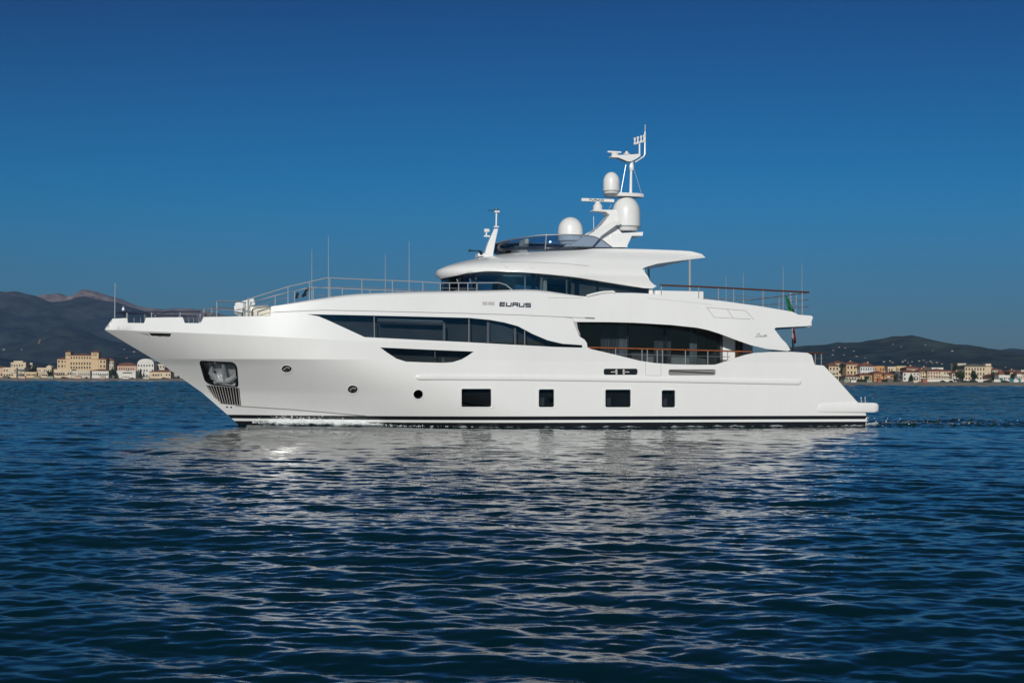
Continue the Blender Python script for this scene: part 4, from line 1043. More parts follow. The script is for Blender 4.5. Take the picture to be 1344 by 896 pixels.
def hill_mat(name, low, high, z0, z1):
    m, t, p = newmat(name); N_ = t.nodes.new; Lk = t.links.new; p.inputs['Roughness'].default_value = 1; p.inputs['Specular IOR Level'].default_value = 0
    tc = N_('ShaderNodeTexCoord'); sx = N_('ShaderNodeSeparateXYZ'); Lk(tc.outputs['Object'], sx.inputs[0])
    n = N_('ShaderNodeTexNoise'); n.inputs['Scale'].default_value = .0045; n.inputs['Detail'].default_value = 8; n.inputs['Roughness'].default_value = .65; Lk(tc.outputs['Object'], n.inputs['Vector'])
    mr = N_('ShaderNodeMapRange'); mr.inputs['From Min'].default_value = z0; mr.inputs['From Max'].default_value = z1; Lk(sx.outputs[2], mr.inputs['Value'])
    ad = N_('ShaderNodeMath'); ad.operation = 'MULTIPLY_ADD'; Lk(n.outputs['Fac'], ad.inputs[0]); ad.inputs[1].default_value = 1.6; ad.inputs[2].default_value = -.8
    a2 = N_('ShaderNodeMath'); a2.operation = 'ADD'; a2.use_clamp = True; Lk(mr.outputs[0], a2.inputs[0]); Lk(ad.outputs[0], a2.inputs[1])
    mx = N_('ShaderNodeMix'); mx.data_type = 'RGBA'; mx.inputs['A'].default_value = (*low, 1); mx.inputs['B'].default_value = (*high, 1); Lk(a2.outputs[0], mx.inputs['Factor'])
    n2 = N_('ShaderNodeTexNoise'); n2.inputs['Scale'].default_value = .016; n2.inputs['Detail'].default_value = 6; Lk(tc.outputs['Object'], n2.inputs['Vector'])
    r2 = N_('ShaderNodeMapRange'); r2.inputs['From Min'].default_value = .3; r2.inputs['From Max'].default_value = .7; r2.inputs['To Min'].default_value = .45; r2.inputs['To Max'].default_value = 1.6; Lk(n2.outputs['Fac'], r2.inputs['Value'])
    m3 = N_('ShaderNodeMix'); m3.data_type = 'RGBA'; m3.blend_type = 'MULTIPLY'; m3.inputs['Factor'].default_value = 1; Lk(mx.outputs['Result'], m3.inputs['A']); Lk(r2.outputs[0], m3.inputs['B']); Lk(m3.outputs['Result'], p.inputs['Base Color'])
    return m
def hills(name, prof, D, depth, m, seed, rough, front=.5, nx=420, ny=70):
    """prof: ridge line measured on the photograph; the hills rise towards it from D-depth*front"""
    px = np.array([a for a, _ in prof], float); X0 = []; H = []
    for a, b in prof:
        p = world_at(a, b, D); X0.append(p.x); H.append(p.z)
    xs = np.linspace(X0[0], X0[-1], nx); h = np.interp(xs, X0, H)
    h = h*(1+.012*fbm(xs/1000, xs*0+seed, seed+5, 6, 2.2)); ks = np.exp(-np.linspace(-2.6, 2.6, 5)**2); ks /= ks.sum(); h = np.convolve(np.pad(h, 2, 'edge'), ks, 'valid')
    t = np.concatenate([np.linspace(0, 1, ny-18), np.linspace(1, 1.8, 19)[1:]]); X = np.tile(xs, (len(t), 1)); Yv = D-depth*front+t[:, None]*depth*front+0*X
    sh = np.where(t < 1, .0+t**1.5, 1-(t-1)**1.2)[:, None]
    n = fbm(X/1000, Yv/1000, seed, 7, 1.3)
    rid = 1-np.abs(fbm(X/1000, Yv/2500, seed+9, 5, .9)); amp = rough*h[None, :]
    Z = h[None, :]*np.clip(sh, 0, 1)+(n*.5+rid*.6-.4)*amp*np.where(t[:, None] < 1, np.sin(np.pi*np.clip(t[:, None], 0, 1))**.8, .3)
    Z += fbm(X/1000, Yv/1000, seed+3, 5, 6)*.012*h[None, :]*np.clip(t[:, None]*2, 0, 1)
    Z = np.where(t[:, None] < .02, -20, Z)
    # the ridge must be the highest thing seen
    el = h[None, :]/D*Yv*.985
    Z = np.where((t[:, None] < .985), np.minimum(Z, el), Z)
    return grid_mesh(name, X, Yv, Z, m)
prof_l = [(-900, 440), (-400, 415), (-150, 404), (-40, 400), (0, 398), (20, 397), (36, 395), (46, 391.6), (52, 386.8), (60, 384), (72, 383), (82, 384.4), (91, 388.2), (98, 388.2), (104, 383), (109, 377), (115, 375), (121, 376.4), (130, 379), (140, 382.6), (150, 387.4), (165, 391.6), (178, 395), (195, 396.4), (212, 399.4), (235, 399.2), (255, 401.6), (280, 406), (340, 418), (450, 436), (600, 452), (760, 460), (900, 470), (1150, 484), (1300, 490)]
hl = hills('mountain', prof_l, 9000, 6500, hill_mat('mountain_slopes', (.045, .045, .04), (.28, .205, .165), 200, 460), 21, .30, .62)
prof_d = [(-900, 446), (-400, 420), (-150, 398), (-40, 391), (0, 388.2), (20, 387.6), (36, 389.4), (46, 391.8), (53, 396), (62, 399.5), (75, 399), (88, 396), (98, 393.4), (110, 393.4), (125, 397), (146, 402), (162, 405), (200, 411), (260, 419), (400, 440), (700, 470), (1000, 486)]
hills('wooded_ridge', prof_d, 7200, 5000, hill_mat('ridge_woods', (.030, .036, .032), (.085, .075, .062), 220, 700), 27, .36, .6)
prof_m = [(-700, 466), (-200, 472), (-50, 468), (0, 470), (30, 474), (60, 478), (110, 475), (140, 470), (170, 468), (200, 471), (230, 474), (330, 476), (500, 480), (800, 486)]
hills('foothill', prof_m, 4200, 3000, hill_mat('foothill_woods', (.026, .036, .030), (.06, .065, .048), 60, 240), 33, .3, .5)
prof_r2 = [(900, 480), (1050, 470), (1180, 466), (1260, 463), (1300, 462.4), (1314, 461.0), (1326, 458.4), (1345, 460.2), (1400, 462), (1600, 470), (2000, 480)]
hills('far_hill', prof_r2, 6500, 3500, hill_mat('far_hill_woods', (.024, .032, .028), (.05, .055, .045), 60, 300), 45, .2, .5)
prof_r = [(780, 486), (900, 478), (1000, 464), (1060, 456), (1084, 454.6), (1100, 451), (1112, 451.4), (1128, 451.6), (1146, 449), (1160, 446.4), (1172, 443), (1186, 443), (1196, 441.6), (1206, 443.6), (1222, 447.6), (1236, 450.4), (1252, 453.4), (1272, 454.4), (1290, 457), (1304, 461), (1330, 468), (1380, 474), (1500, 482), (1700, 488)]
hr = hills('hill', prof_r, 3800, 2600, hill_mat('hill_woods', (.030, .042, .040), (.075, .085, .065), 40, 240), 57, .34, .5)

# ------------------------------------------------------------------ the town on the shore
STUCCO = {}
def stucco(c):
    if c not in STUCCO: STUCCO[c] = mat('stucco_wall', c, .85, var=.08, vscale=.3)
    return STUCCO[c]
M['tile'] = mat('terracotta_tiles', (.21, .092, .06), .85, var=.3, vscale=.6)
M['slate'] = mat('grey_roof', (.14, .14, .12), .85, var=.2, vscale=.5)
M['wdark'] = mat('dark_window_pane', (.035, .035, .04), .15)
M['shutter'] = mat('shutter_green', (.05, .08, .06), .7)
M['awning'] = mat('dark_awning', (.10, .05, .04), .8)
CREAM, YELL, PINK, WHITE, ORNG, PALE = (.58, .47, .33), (.58, .43, .26), (.52, .36, .27), (.62, .60, .55), (.52, .27, .12), (.52, .47, .38)
def hip(q, x0, x1, y0, y1, z, h, inset=None):
    i = min((x1-x0), (y1-y0))/2 if inset is None else inset; o = .5
    v = [(x0-o, y0-o, z), (x1+o, y0-o, z), (x1+o, y1+o, z), (x0-o, y1+o, z)]; ym = (y0+y1)/2; i = min(i, (x1-x0)/2-.05)
    v += [(x0+i, ym, z+h), (x1-i, ym, z+h)]+[(a, b, c-.25) for a, b, c in v[:4]]
    q.add(v, [(0, 1, 5, 4), (1, 2, 5), (2, 3, 4, 5), (3, 0, 4), (0, 6, 7, 1), (1, 7, 8, 2), (2, 8, 9, 3), (3, 9, 6, 0), (9, 8, 7, 6)])
WM = {}
def win_mesh(w_, h):
    k = (round(w_, 2), round(h, 2))
    if k not in WM:
        q = MB().box((0, 0, 0), (w_, .10, h)); me = bpy.data.meshes.new('window'); me.from_pydata(q.v, [], q.f); me.materials.append(M['wdark']); WM[k] = me
    return WM[k]
def house(x0, x1, yt, yb, off, color, label, cat='house', roof='tile', rh=1.8, cols=0, floors=0, depth=12, name='house', group='buildings along the seafront', extra=None, rz=0, wfrac=.42, wh=1.5):
    D = float(shore((x0+x1)/2/1890*850-300*(x0 < 672) if False else ((x0+x1)/2-672)/FPX*(1075 if x0 < 672 else 650)))+off
    a = world_at(x0, yb, D); b = world_at(x1, yt, D); W = b.x-a.x; zt = b.z; zb = min(1.6, a.z)
    o = empty(name, ((a.x+b.x)/2, D, zb), rz); tag(o, label, cat, group); H = zt-zb
    q = MB().box((0, depth/2, H/2), (W, depth, H)).build('wall', stucco(color), o)
    if roof in ('tile', 'slate'):
        q = MB(); hip(q, -W/2, W/2, 0, depth, H+.27, rh); q.build('roof', M[roof], o, angle=10)
    elif roof == 'flat':
        q = MB().box((0, .12, H+.25), (W+.2, .3, .5)).box((0, depth-.12, H+.25), (W+.2, .3, .5)).box((-W/2+.1, depth/2, H+.25), (.3, depth-.6, .5)).box((W/2-.1, depth/2, H+.25), (.3, depth-.6, .5)); q.build('parapet', stucco(color), o)
    elif roof == 'gable':
        MB().prism([(-W/2-.4, H+.01), (W/2+.4, H+.01), (0, H+rh)], -.3, depth+.3).build('roof', M['tile'], o, angle=10)
    if cols and floors:
        fh = (H-.6)/floors; cw = W/cols; me = win_mesh(min(1.6, cw*wfrac), min(wh, fh*.55))
        for f in range(floors):
            for c in range(cols):
                if random.random() < .1: continue
                wo = bpy.data.objects.new('window', me); COL.objects.link(wo); wo.parent = o; wo.location = (-W/2+cw*(c+.5), -.03, .5+fh*(f+.52))
    if roof == 'tile' and random.random() < .7:
        MB().box((random.uniform(-.3, .3)*W, depth*.45, H+rh*.8), (.7, .7, 1.5)).build('chimney', stucco(PINK), o)
    if floors and random.random() < .6:
        aw = random.uniform(.25, .7)*W; MB().box((random.uniform(-.5, .5)*(W-aw), -.55, 2.6), (aw, 1.1, .14)).build('awning', M[random.choice(('awning', 'shutter', 'tarp'))], o)
    if floors >= 2 and random.random() < .6:
        q = MB(); bw = random.uniform(.25, .5)*W; bx_ = random.uniform(-.45, .45)*(W-bw); q.box((bx_, -.4, H*.55), (bw, .8, .12)); q.box((bx_, -.78, H*.55+.5), (bw, .05, .9)); q.build('balcony', stucco(PALE), o)
    return o, W, H, D
M['tarp'] = mat('white_canvas', (.6, .6, .58), .8)
# left of the yacht
house(-30, 5, 482.5, 491.5, 42, PINK, 'pinkish house with red roof cut off by the left edge of the photo', cols=6, floors=2)
house(4, 21.5, 483, 491.5, 30, CREAM, 'cream flat-roofed beach pavilion in front of the rooftop-terrace villa', 'pavilion', roof='flat', cols=5, floors=2, name='beach_pavilion')
house(21.7, 32, 483, 491.5, 32, PALE, 'dark-fronted low annex beside the cream beach pavilion', 'annex', roof='flat', cols=5, floors=2, wfrac=.75, wh=2.2, name='annex')
o, W, H, D = house(14, 34, 476.4, 490, 58, CREAM, 'cream villa with a rooftop terrace room behind the beach pavilion', 'villa', roof='flat', cols=6, floors=3, name='villa')
MB().box((-1, 6, H+1.0), (W*.62, 7, 1.6)).build('roof_room', stucco(CREAM), o)
house(34.4, 42.5, 476.8, 490, 66, PALE, 'greyish shaded block joined to the right of the terrace villa', 'house', roof='flat', cols=3, floors=3, wfrac=.6)
house(32.4, 48, 488, 491.6, 30, YELL, 'low ochre row of beach rooms between villa and gabled pavilion', 'beach rooms', roof=None, cols=9, floors=1, name='beach_rooms')
o, W, H, D = house(48.4, 67.5, 483.4, 491.6, 32, CREAM, 'cream beach pavilion with a small gabled upper storey', 'pavilion', roof='flat', cols=7, floors=2, name='beach_pavilion')
MB().prism([(W*.12, H+.3), (W*.48, H+.3), (W*.48, H+1.4), (W*.3, H+2.6), (W*.12, H+1.4)], 1, 8).build('gable', stucco(CREAM), o)
house(70.6, 94, 485.4, 492, 30, CREAM, 'low cream bathing hall with dark awnings left in front of the grand hotel', 'bathing hall', roof='flat', cols=8, floors=1, name='bathing_hall', wfrac=.7)
house(94.5, 118, 487, 492.2, 28, PALE, 'low pale beach hall directly in front of the middle of the grand hotel', 'bathing hall', roof='flat', cols=9, floors=1, name='bathing_hall')
# the grand hotel
o, W, H, D = house(75, 139, 471.6, 491, 60, YELL, 'grand yellow hotel with two roof towers and red tiled roofs', 'hotel', cols=15, floors=4, depth=16, name='hotel', rh=2.4, wh=1.9)
def hx(px): return (px-(75+139)/2)/64*W
zc = world_at(100, 466.8, D).z-o.location.z
q = MB().box((hx(106), 7.2, zc/2+.05), (hx(120)-hx(92), 15.6, zc)); q.build('central_block', stucco(YELL), o)
q = MB(); hip(q, hx(92), hx(120), -.6, 15, zc+.4, 1.7); q.build('roof', M['tile'], o, angle=10)
for a, b in ((86, 92.4), (120, 129.4)):
    zt = world_at(100, 462.6, D).z-o.location.z
    MB().box(((hx(a)+hx(b))/2, 3, zt/2), (hx(b)-hx(a), 6.8, zt)).build('tower', stucco(YELL), o)
    q = MB(); hip(q, hx(a), hx(b), -.4, 6.4, zt+.3, 1.5); q.build('tower_roof', M['tile'], o, angle=10)
    for c in (-1, 1):
        wo = bpy.data.objects.new('window', win_mesh(.7, 1.9)); COL.objects.link(wo); wo.parent = o; wo.location = ((hx(a)+hx(b))/2+c*.8, -.44, zt-1.7)
for c in range(8):
    wo = bpy.data.objects.new('window', win_mesh(1, 1.7)); COL.objects.link(wo); wo.parent = o; wo.location = (hx(92)+(hx(120)-hx(92))*(c+.5)/8, -.62, zc-1.6)
    for f in range(4):
        wo = bpy.data.objects.new('window', win_mesh(1, 1.9)); COL.objects.link(wo); wo.parent = o; wo.location = (hx(92)+(hx(120)-hx(92))*(c+.5)/8, -.62, 2+3.2*f)
house(139.4, 149, 473.6, 491, 64, PALE, 'shaded side wing joined to the right end of the grand hotel', 'hotel wing', cols=4, floors=4, name='hotel_wing', rh=1.6)
house(119, 142.5, 486.6, 492, 30, WHITE, 'low white seafront hall with red roof right in front of the grand hotel', 'seafront hall', cols=8, floors=1, rh=1.2, name='seafront_hall')
house(149.5, 179.4, 480, 491, 70, PINK, 'long pinkish house with red roof between hotel and arched white hall', cols=10, floors=2, rh=2.4)
o, W, H, D = house(153, 178, 487.4, 492.4, 34, WHITE, 'low white bathing hall with a green sign strip', 'bathing hall', roof='flat', name='bathing_hall')
MB().box((1.0, -.08, H-1.0), (W*.5, .12, .9)).build('sign', M['shutter'], o)
o, W, H, D = house(180, 202, 476.4, 493, 46, WHITE, 'white hall with a round arched roof beside the bow of the yacht', 'hall', roof=None, cols=6, floors=3, name='arched_hall')
MB().prism([(-W/2+.3, H+.01)]+[(-(W/2-.3)*math.cos(R(k)), H+.01+3.4*math.sin(R(k))) for k in range(15, 180, 15)]+[(W/2-.3, H+.01)], -.15, 12).build('roof', stucco(WHITE), o, angle=40)
house(202.4, 216, 478.4, 493, 56, PALE, 'pale grey block right of the arched white hall', 'house', roof='flat', cols=4, floors=3)
house(196, 224, 488, 493.6, 30, CREAM, 'low cream beach hall with red roof below the arched white hall', 'beach hall', cols=8, floors=1, rh=1.2, name='beach_hall')
house(216.5, 262, 486, 494, 52, PALE, 'pale low house partly hidden behind the bow of the yacht', cols=9, floors=2, rh=1.4)
# right of the yacht
B_ = [
 (1088, 1101, 480.5, 498, 60, CREAM, 'cream house half hidden by the stern of the yacht', 'tile', 3, 3, 1.6),
 (1096, 1108, 476.6, 497, 84, PALE, 'pale tall house behind the dark tree next to the stern', 'tile', 3, 3, 1.2),
 (1111, 1128.6, 478.4, 499, 56, YELL, 'yellow villa with red roof left of the white three-storey house', 'tile', 4, 3, 1.5),
 (1129.2, 1147.6, 481, 499, 50, (.60, .62, .60), 'white three-storey house under a broad dark red roof', 'tile', 6, 3, 2.0),
 (1148, 1160.6, 481.6, 499, 62, ORNG, 'upper orange house right of the white three-storey house', 'flat', 4, 3, 1),
 (1147, 1160.8, 490.4, 500.6, 34, ORNG, 'low orange house with red tiled roof by the beach', 'tile', 5, 2, 1.3),
 (1161, 1172.6, 491.6, 501, 32, ORNG, 'bright orange little house right of the low orange one', 'tile', 3, 2, 1.3),
 (1129, 1144.4, 492.4, 500.4, 30, YELL, 'small yellow beach house below the white three-storey house', 'tile', 5, 1, .9),
 (1110, 1128, 494.4, 500.4, 30, PALE, 'low pale beach house below the yellow villa', 'tile', 5, 1, .8),
 (1165.4, 1176, 482.4, 499, 72, CREAM, 'cream house with flat roof right of the upper orange house', 'flat', 3, 3, 1),
 (1177, 1189.4, 481.6, 499, 76, YELL, 'pale yellow house with stepped flat roof behind the dark house', 'flat', 4, 3, 1),
 (1175, 1185, 488.4, 501, 40, (.08, .08, .09), 'dark house side beside the white house with red roof', 'flat', 2, 2, 1),  # side wall coloured near-black, next to the white front
 (1185.4, 1206.6, 488.6, 501, 38, WHITE, 'white house with red roof and tall dark windows near the beach', 'tile', 5, 2, 1.0),
 (1190, 1207, 483.6, 499, 66, PINK, 'pinkish house with long red roof behind the white house', 'tile', 5, 3, 1.2),
 (1207.4, 1217, 487.6, 501, 48, CREAM, 'cream house under a red roof left of the long peach building', 'tile', 3, 3, 1.3),
 (1217.4, 1249, 487.2, 501, 46, (.58, .45, .33), 'long peach coloured building with low red roof behind the beach wall', 'tile', 9, 3, 1.0),
 (1223, 1238, 483.6, 499, 74, WHITE, 'white block rising behind the long peach building', 'flat', 4, 3, 1),
 (1249.6, 1266, 490, 501, 42, PALE, 'pale ochre house left of the cream seafront hotel', 'tile', 4, 2, 1.0),
 (1257, 1268, 478, 499, 86, PALE, 'pale tower-like house behind the left end of the cream hotel', 'flat', 3, 4, 1),
 (1301.4, 1311, 493.4, 502, 46, PINK, 'low pinkish house just right of the cream hotel', 'tile', 3, 1, 1.2),
 (1326, 1334.4, 488.6, 502, 70, CREAM, 'cream house with red roof behind the pyramid-roofed kiosk', 'tile', 3, 2, 1.2),
 (1341.6, 1380, 491, 502.6, 56, CREAM, 'cream house with red roof cut off by the right edge of the photo', 'tile', 6, 2, 1.4)]
for x0, x1, yt, yb, off, c, lab, rf_, co_, fl_, rh_ in B_: house(x0, x1, yt, yb, off, c, lab, 'house', rf_, rh_, co_, fl_, depth=11)
o, W, H, D = house(1266.4, 1300.6, 481, 501, 58, CREAM, 'large cream seafront hotel with dark roof and rows of windows', 'hotel', roof='slate', rh=1.3, cols=9, floors=3, depth=14, name='hotel', wh=1.8)
MB().box((W/2-1.3, 1.8, H/2+.7), (2.6, 4, H+1.4)).build('corner_tower', stucco(CREAM), o)
def spire(x0, x1, yt, ya, off, lab):
    o, W, H, D = house(x0, x1, yt, 502.4, off, WHITE, lab, 'kiosk', roof=None, cols=3, floors=1, depth=6, name='kiosk')
    h = world_at(x0, ya, D).z-o.location.z-H; v = [(-W/2-.3, -.3, H+.02), (W/2+.3, -.3, H+.02), (W/2+.3, 6.3, H+.02), (-W/2-.3, 6.3, H+.02), (0, 3, H+h)]
    MB().add(v, [(0, 1, 4), (1, 2, 4), (2, 3, 4), (3, 0, 4), (3, 2, 1, 0)]).build('roof', M['tile'], o, angle=10)
spire(1311.5, 1319, 491.6, 485, 50, 'white kiosk with a pointed red pyramid roof')
spire(1334.8, 1341, 490.6, 485.6, 52, 'small white belvedere with red pyramid roof at the right edge')
house(1311, 1325.6, 493.6, 502, 40, WHITE, 'low white beach bar in front of the pointed-roof kiosk', 'beach bar', roof='flat', cols=5, floors=1, depth=7, name='beach_bar')
rg2 = random.Random(5)
for k in range(34):
    px = rg2.uniform(-2, 215) if k < 14 else rg2.uniform(1108, 1345); wd = rg2.uniform(7, 15); yt = rg2.uniform(482, 486.5) if k < 14 else rg2.uniform(484.5, 490)
    house(px, px+wd, yt, 496, rg2.uniform(95, 150), rg2.choice((CREAM, PINK, PALE, WHITE, YELL)), 'house partly hidden behind the front row of seafront buildings', 'house', rg2.choice(('tile', 'tile', 'flat')), rg2.uniform(1, 1.8), 4, 3, group='houses behind the seafront')
# beach furniture: long white wall, huts, tents
D = 640+27
a, b = world_at(1217, 500, D), world_at(1420, 498.6, D); MBw = MB().box(((a.x+b.x)/2, D, (1.4+b.z)/2), (b.x-a.x, .4, b.z-1.4)).box(((a.x+b.x)/2, D, b.z+.07), (b.x-a.x+.2, .6, .14)).build('beach_wall', stucco(WHITE)); tag(MBw, 'long low white wall along the right-hand beach below the hotel', 'wall')
M['teal'] = mat('teal_canvas', (.03, .16, .17), .8)
huts = [(x, 9) for x in (1150, 1156, 1190, 1200, 1212)]+[(8, 7), (27, 7), (52, 7), (60, 7), (100, 7), (108, 7), (130, 7), (146, 7)]
for n_, (x, wpx) in enumerate([(1108, 6), (1117, 7), (1138, 6), (1152, 5), (1165, 7), (1199, 5), (1211, 6), (3, 8), (26, 7), (44, 8), (61, 9), (98, 8), (131, 7), (160, 9), (188, 8)]):
    D = float(shore((x-672)/FPX*(1075 if x < 672 else 650)))+16; a, b = world_at(x, 500, D), world_at(x+wpx, 500, D); W = b.x-a.x
    o = empty('beach_hut', ((a.x+b.x)/2, D, 1.25), random.uniform(-.05, .05)); tag(o, 'small low bathing hut on the sand in front of the seafront buildings', 'beach hut', 'bathing huts on the beach')
    c = random.choice((WHITE, PALE, PINK, (.10, .10, .09), (.25, .28, .22), (.3, .1, .07))); h = random.uniform(1.2, 1.8)
    MB().box((0, 1, h/2), (W, 2, h)).build('wall', stucco(c), o); MB().prism([(-W/2-.2, h+.01), (W/2+.2, h+.01), (W/2+.1, h+.18), (0, h+.5), (-W/2-.1, h+.18)], -.2, 2.2).build('roof', M['awning'] if n_ % 2 else M['slate'], o, angle=10)
for n_, (x, wpx, m) in enumerate([(1313, 4, 'teal'), (1319.5, 3.4, 'tarp'), (1325, 5.5, 'teal'), (1331.5, 4, 'tarp'), (1337, 3, 'teal')]):
    D = 640+18; a, b = world_at(x, 500, D), world_at(x+wpx, 500, D); W = b.x-a.x
    o = empty('beach_tent', ((a.x+b.x)/2, D, 1.3)); nth = ('leftmost', 'left white', 'middle', 'right white', 'rightmost')[n_]
    tag(o, f'{nth} canvas beach tent on the sand near the right edge, {"teal" if m == "teal" else "white"}', 'tent', 'canvas tents on the beach')
    MB().add([(-W/2, 0, 1.5), (W/2, 0, 1.5), (W/2, 2, 1.5), (-W/2, 2, 1.5), (0, 1, 2.4)], [(0, 1, 4), (1, 2, 4), (2, 3, 4), (3, 0, 4), (3, 2, 1, 0)]).add([(-W/2, .02, 0), (W/2, .02, 0), (W/2, .02, 1.5), (-W/2, .02, 1.5)], [(0, 1, 2, 3)]).build('canopy', M[m], o)
    q = MB()
    for sx in (-1, 1):
        for yy in (0, 2): q.tube([(sx*W/2, yy, -.1), (sx*W/2, yy, 1.5)], .05, 5)
    q.build('pole', M['tarp'], o)
# trees between the houses
M['leaf'] = mat('dark_foliage', (.028, .045, .022), .9, var=.5, vscale=.8); M['bark'] = mat('bark', (.08, .06, .045), .9)
def tree(px, ytop, off, wpx, lab, conifer=False, group='dark trees between the seafront houses'):
    D = float(shore((px-672)/FPX*(1075 if px < 672 else 650)))+off; t = world_at(px, ytop, D); H = t.z-1.7; W = wpx/FPX*D/2
    o = empty('conifer_tree' if conifer else 'tree', (t.x, D, 1.7)); tag(o, lab, 'tree', group)
    MB().tube([(0, 0, -.2), (.1, .1, H*.4), (0, 0, H*.75)], [.28, .2, .08], 7).build('trunk', M['bark'], o)
    q = MB(); g = np.random.default_rng(int(px*10))
    cl = [(g.normal(0, .45, 3)*np.array([W, W, H*.22])+np.array([0, 0, H*.62])) for _ in range(14)]
    for k in range(900):
        if conifer: zz = g.uniform(.15, 1)**1.1; rad = W*(1-zz)*g.uniform(.6, 1.05); an = g.uniform(0, 6.28); c = np.array([rad*math.cos(an), rad*math.sin(an), H*zz]); s_ = .25
        else: c0 = cl[g.integers(14)]; d_ = g.normal(size=3); c = c0+d_/np.linalg.norm(d_)*np.array([W*.42, W*.42, H*.16])*g.uniform(.6, 1.05); s_ = .32
        c[2] = min(c[2], H)
        n = Vector(g.normal(size=3)).normalized(); x = n.orthogonal().normalized()*s_*g.uniform(.6, 1.4); y = n.cross(x)*.8; c = Vector(c)
        q.add([c-x-y, c+x-y, c+x+y, c-x+y], [(0, 1, 2, 3)])
    q.build('crown', M['leaf'], o, fix=False)
tree(1107, 475, 66, 9, 'tall dark tree left of the yellow villa')
tree(1254, 475.6, 72, 8, 'tall dark tree left behind the cream seafront hotel')
tree(1305, 488, 60, 7, 'round dark tree right of the cream hotel')
tree(1329, 490, 56, 6, 'low dark tree between the two pyramid-roofed kiosks')
tree(1176, 486, 60, 5, 'small dark tree above the dark house side')
tree(1196, 492, 34, 4, 'bushy tree in front of the white house with red roof')
tree(1137, 494, 29, 4, 'bushy tree in front of the white three-storey house')
tree(184.5, 484, 40, 5, 'dark conifer in front of the arched white hall', True)
tree(45, 479.6, 64, 7, 'dark tree between the terrace villa and the gabled pavilion')
tree(71, 480.4, 64, 6, 'dark tree at the left foot of the grand hotel')
tree(151, 482, 60, 5, 'dark tree right of the hotel side wing')
for k in range(22):
    px = random.uniform(0, 220) if k % 3 == 0 else random.uniform(1106, 1344)
    tree(px, random.uniform(483, 488) if px < 672 else random.uniform(485, 492), random.choice((27, 29, 36, 80, 90)), random.uniform(3, 7), 'dark tree standing among the seafront houses', group='trees scattered among the seafront houses')
tree(2, 481, 70, 8, 'dark tree behind the pinkish house at the left edge')
# low bushes along the back of the beach
bush_me = None
for k in range(34):
    px = random.uniform(2, 222) if k % 2 else random.uniform(1112, 1340)
    D = float(shore((px-672)/FPX*(1075 if px < 672 else 650)))+random.uniform(21, 26); t = world_at(px, 497, D)
    o = empty('bush', (t.x, D, 1.5), random.uniform(0, 6)); o.scale = (random.uniform(.8, 1.7),)*3
    tag(o, 'low dark bush at the back of the beach below the seafront buildings', 'bush', 'bushes along the back of the beach')
    if bush_me is None:
        q = MB(); g = np.random.default_rng(4)
        for j in range(260):
            d_ = g.normal(size=3); c = d_/np.linalg.norm(d_)*np.array([1.3, .8, .7])*g.uniform(.5, 1.05); c[2] = abs(c[2])
            n = Vector(g.normal(size=3)).normalized(); x = n.orthogonal().normalized()*.16; y = n.cross(x); c = Vector(c); q.add([c-x-y, c+x-y, c+x+y, c-x+y], [(0, 1, 2, 3)])
        bush_me = q.build('foliage', M['leaf'], o, fix=False).data
    else: link('foliage', bush_me, None, o)
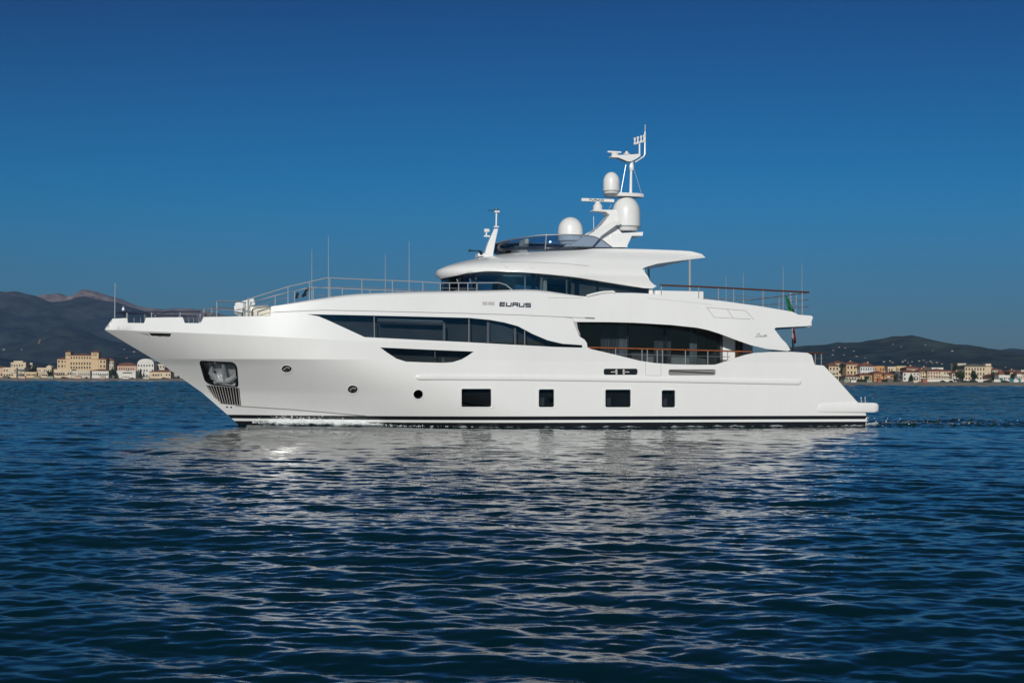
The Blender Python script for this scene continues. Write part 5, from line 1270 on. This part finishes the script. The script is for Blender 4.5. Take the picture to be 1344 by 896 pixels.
# villages on the hillsides
bpy.context.view_layer.update()
dg = bpy.context.evaluated_depsgraph_get()
me0 = {}
for c in (PALE, WHITE, PINK):
    q = MB().box((0, 0, 0), (1, 1, 1)); m_ = bpy.data.meshes.new('hillside_house'); v = [(-.5, -.5, -.6), (.5, -.5, -.6), (.5, .5, -.6), (-.5, .5, -.6), (-.5, -.5, .3), (.5, -.5, .3), (.5, .5, .3), (-.5, .5, .3), (-.5, 0, .6), (.5, 0, .6)]
    m_.from_pydata(v, [], [(0, 1, 5, 4), (1, 2, 6, 9, 5), (2, 3, 7, 6), (3, 0, 4, 8, 7), (4, 5, 9, 8), (6, 7, 8, 9)]); m_.materials.append(stucco(tuple(x*.55 for x in c))); m_.materials.append(M['tile']); m_.polygons[4].material_index = 1; m_.polygons[5].material_index = 1; me0[c] = m_
spots = [(1160, 475), (1168, 474), (1171, 476), (1185, 475), (1188, 473.5), (1192, 476), (1197, 475), (1207, 474), (1212, 473), (1216, 476), (1222, 474.5), (1224, 477), (1230, 476), (1236, 478), (1101, 456), (1109, 457), (1094, 460), (1120, 461), (1093, 466), (1108, 466), (1124, 468), (1135, 470), (1214, 453), (1224, 460), (1250, 461), (1172, 452), (1183, 455), (1320, 482),
         (163, 458.6), (176, 462), (166, 470), (28, 459), (22, 452), (20, 450), (52, 447), (51, 450), (49, 444), (36, 441), (37, 444), (5, 459), (62, 434), (55, 414), (3, 399)]
for x, y in spots:
    x += random.uniform(-.6, .6); d = ray(x, y); hit, loc, nrm_, idx, ob, _ = SC.ray_cast(dg, CAM+d.normalized()*1500, d.normalized())
    if not hit or ob.get('kind') != 'structure' or ob.name.startswith('sea'): continue
    if loc.y > 5200: continue
    s_ = random.uniform(2.6, 4.6)*(loc.y/3300); o = bpy.data.objects.new('hillside_house', me0[random.choice((PALE, WHITE, PINK))]); COL.objects.link(o)
    o.location = loc+Vector((0, 0, s_*.2)); o.scale = (s_*random.uniform(.8, 1.5), s_*.8, s_*.62); o.rotation_euler = (0, 0, random.uniform(-.6, .6))
    tag(o, 'tiny pale house on the dark wooded hillside above the town', 'house', 'houses scattered over the hillsides')
# ------------------------------------------------------------------ the air
import os
HAZE = float(os.environ.get('HZ', '4.8e-5'))
if HAZE:
    q = MB().box((0, 6000, 560-3), (34000, 16000, 1126)); hz = q.build('haze', None); hz['kind'] = 'stuff'
    m = bpy.data.materials.new('haze_air'); m.use_nodes = True; t = m.node_tree; t.nodes.remove(t.nodes['Principled BSDF'])
    v_ = t.nodes.new('ShaderNodeVolumePrincipled'); v_.inputs['Color'].default_value = (.25, .48, .90, 1); v_.inputs['Density'].default_value = HAZE
    t.links.new(v_.outputs[0], t.nodes['Material Output'].inputs['Volume']); hz.data.materials.append(m)
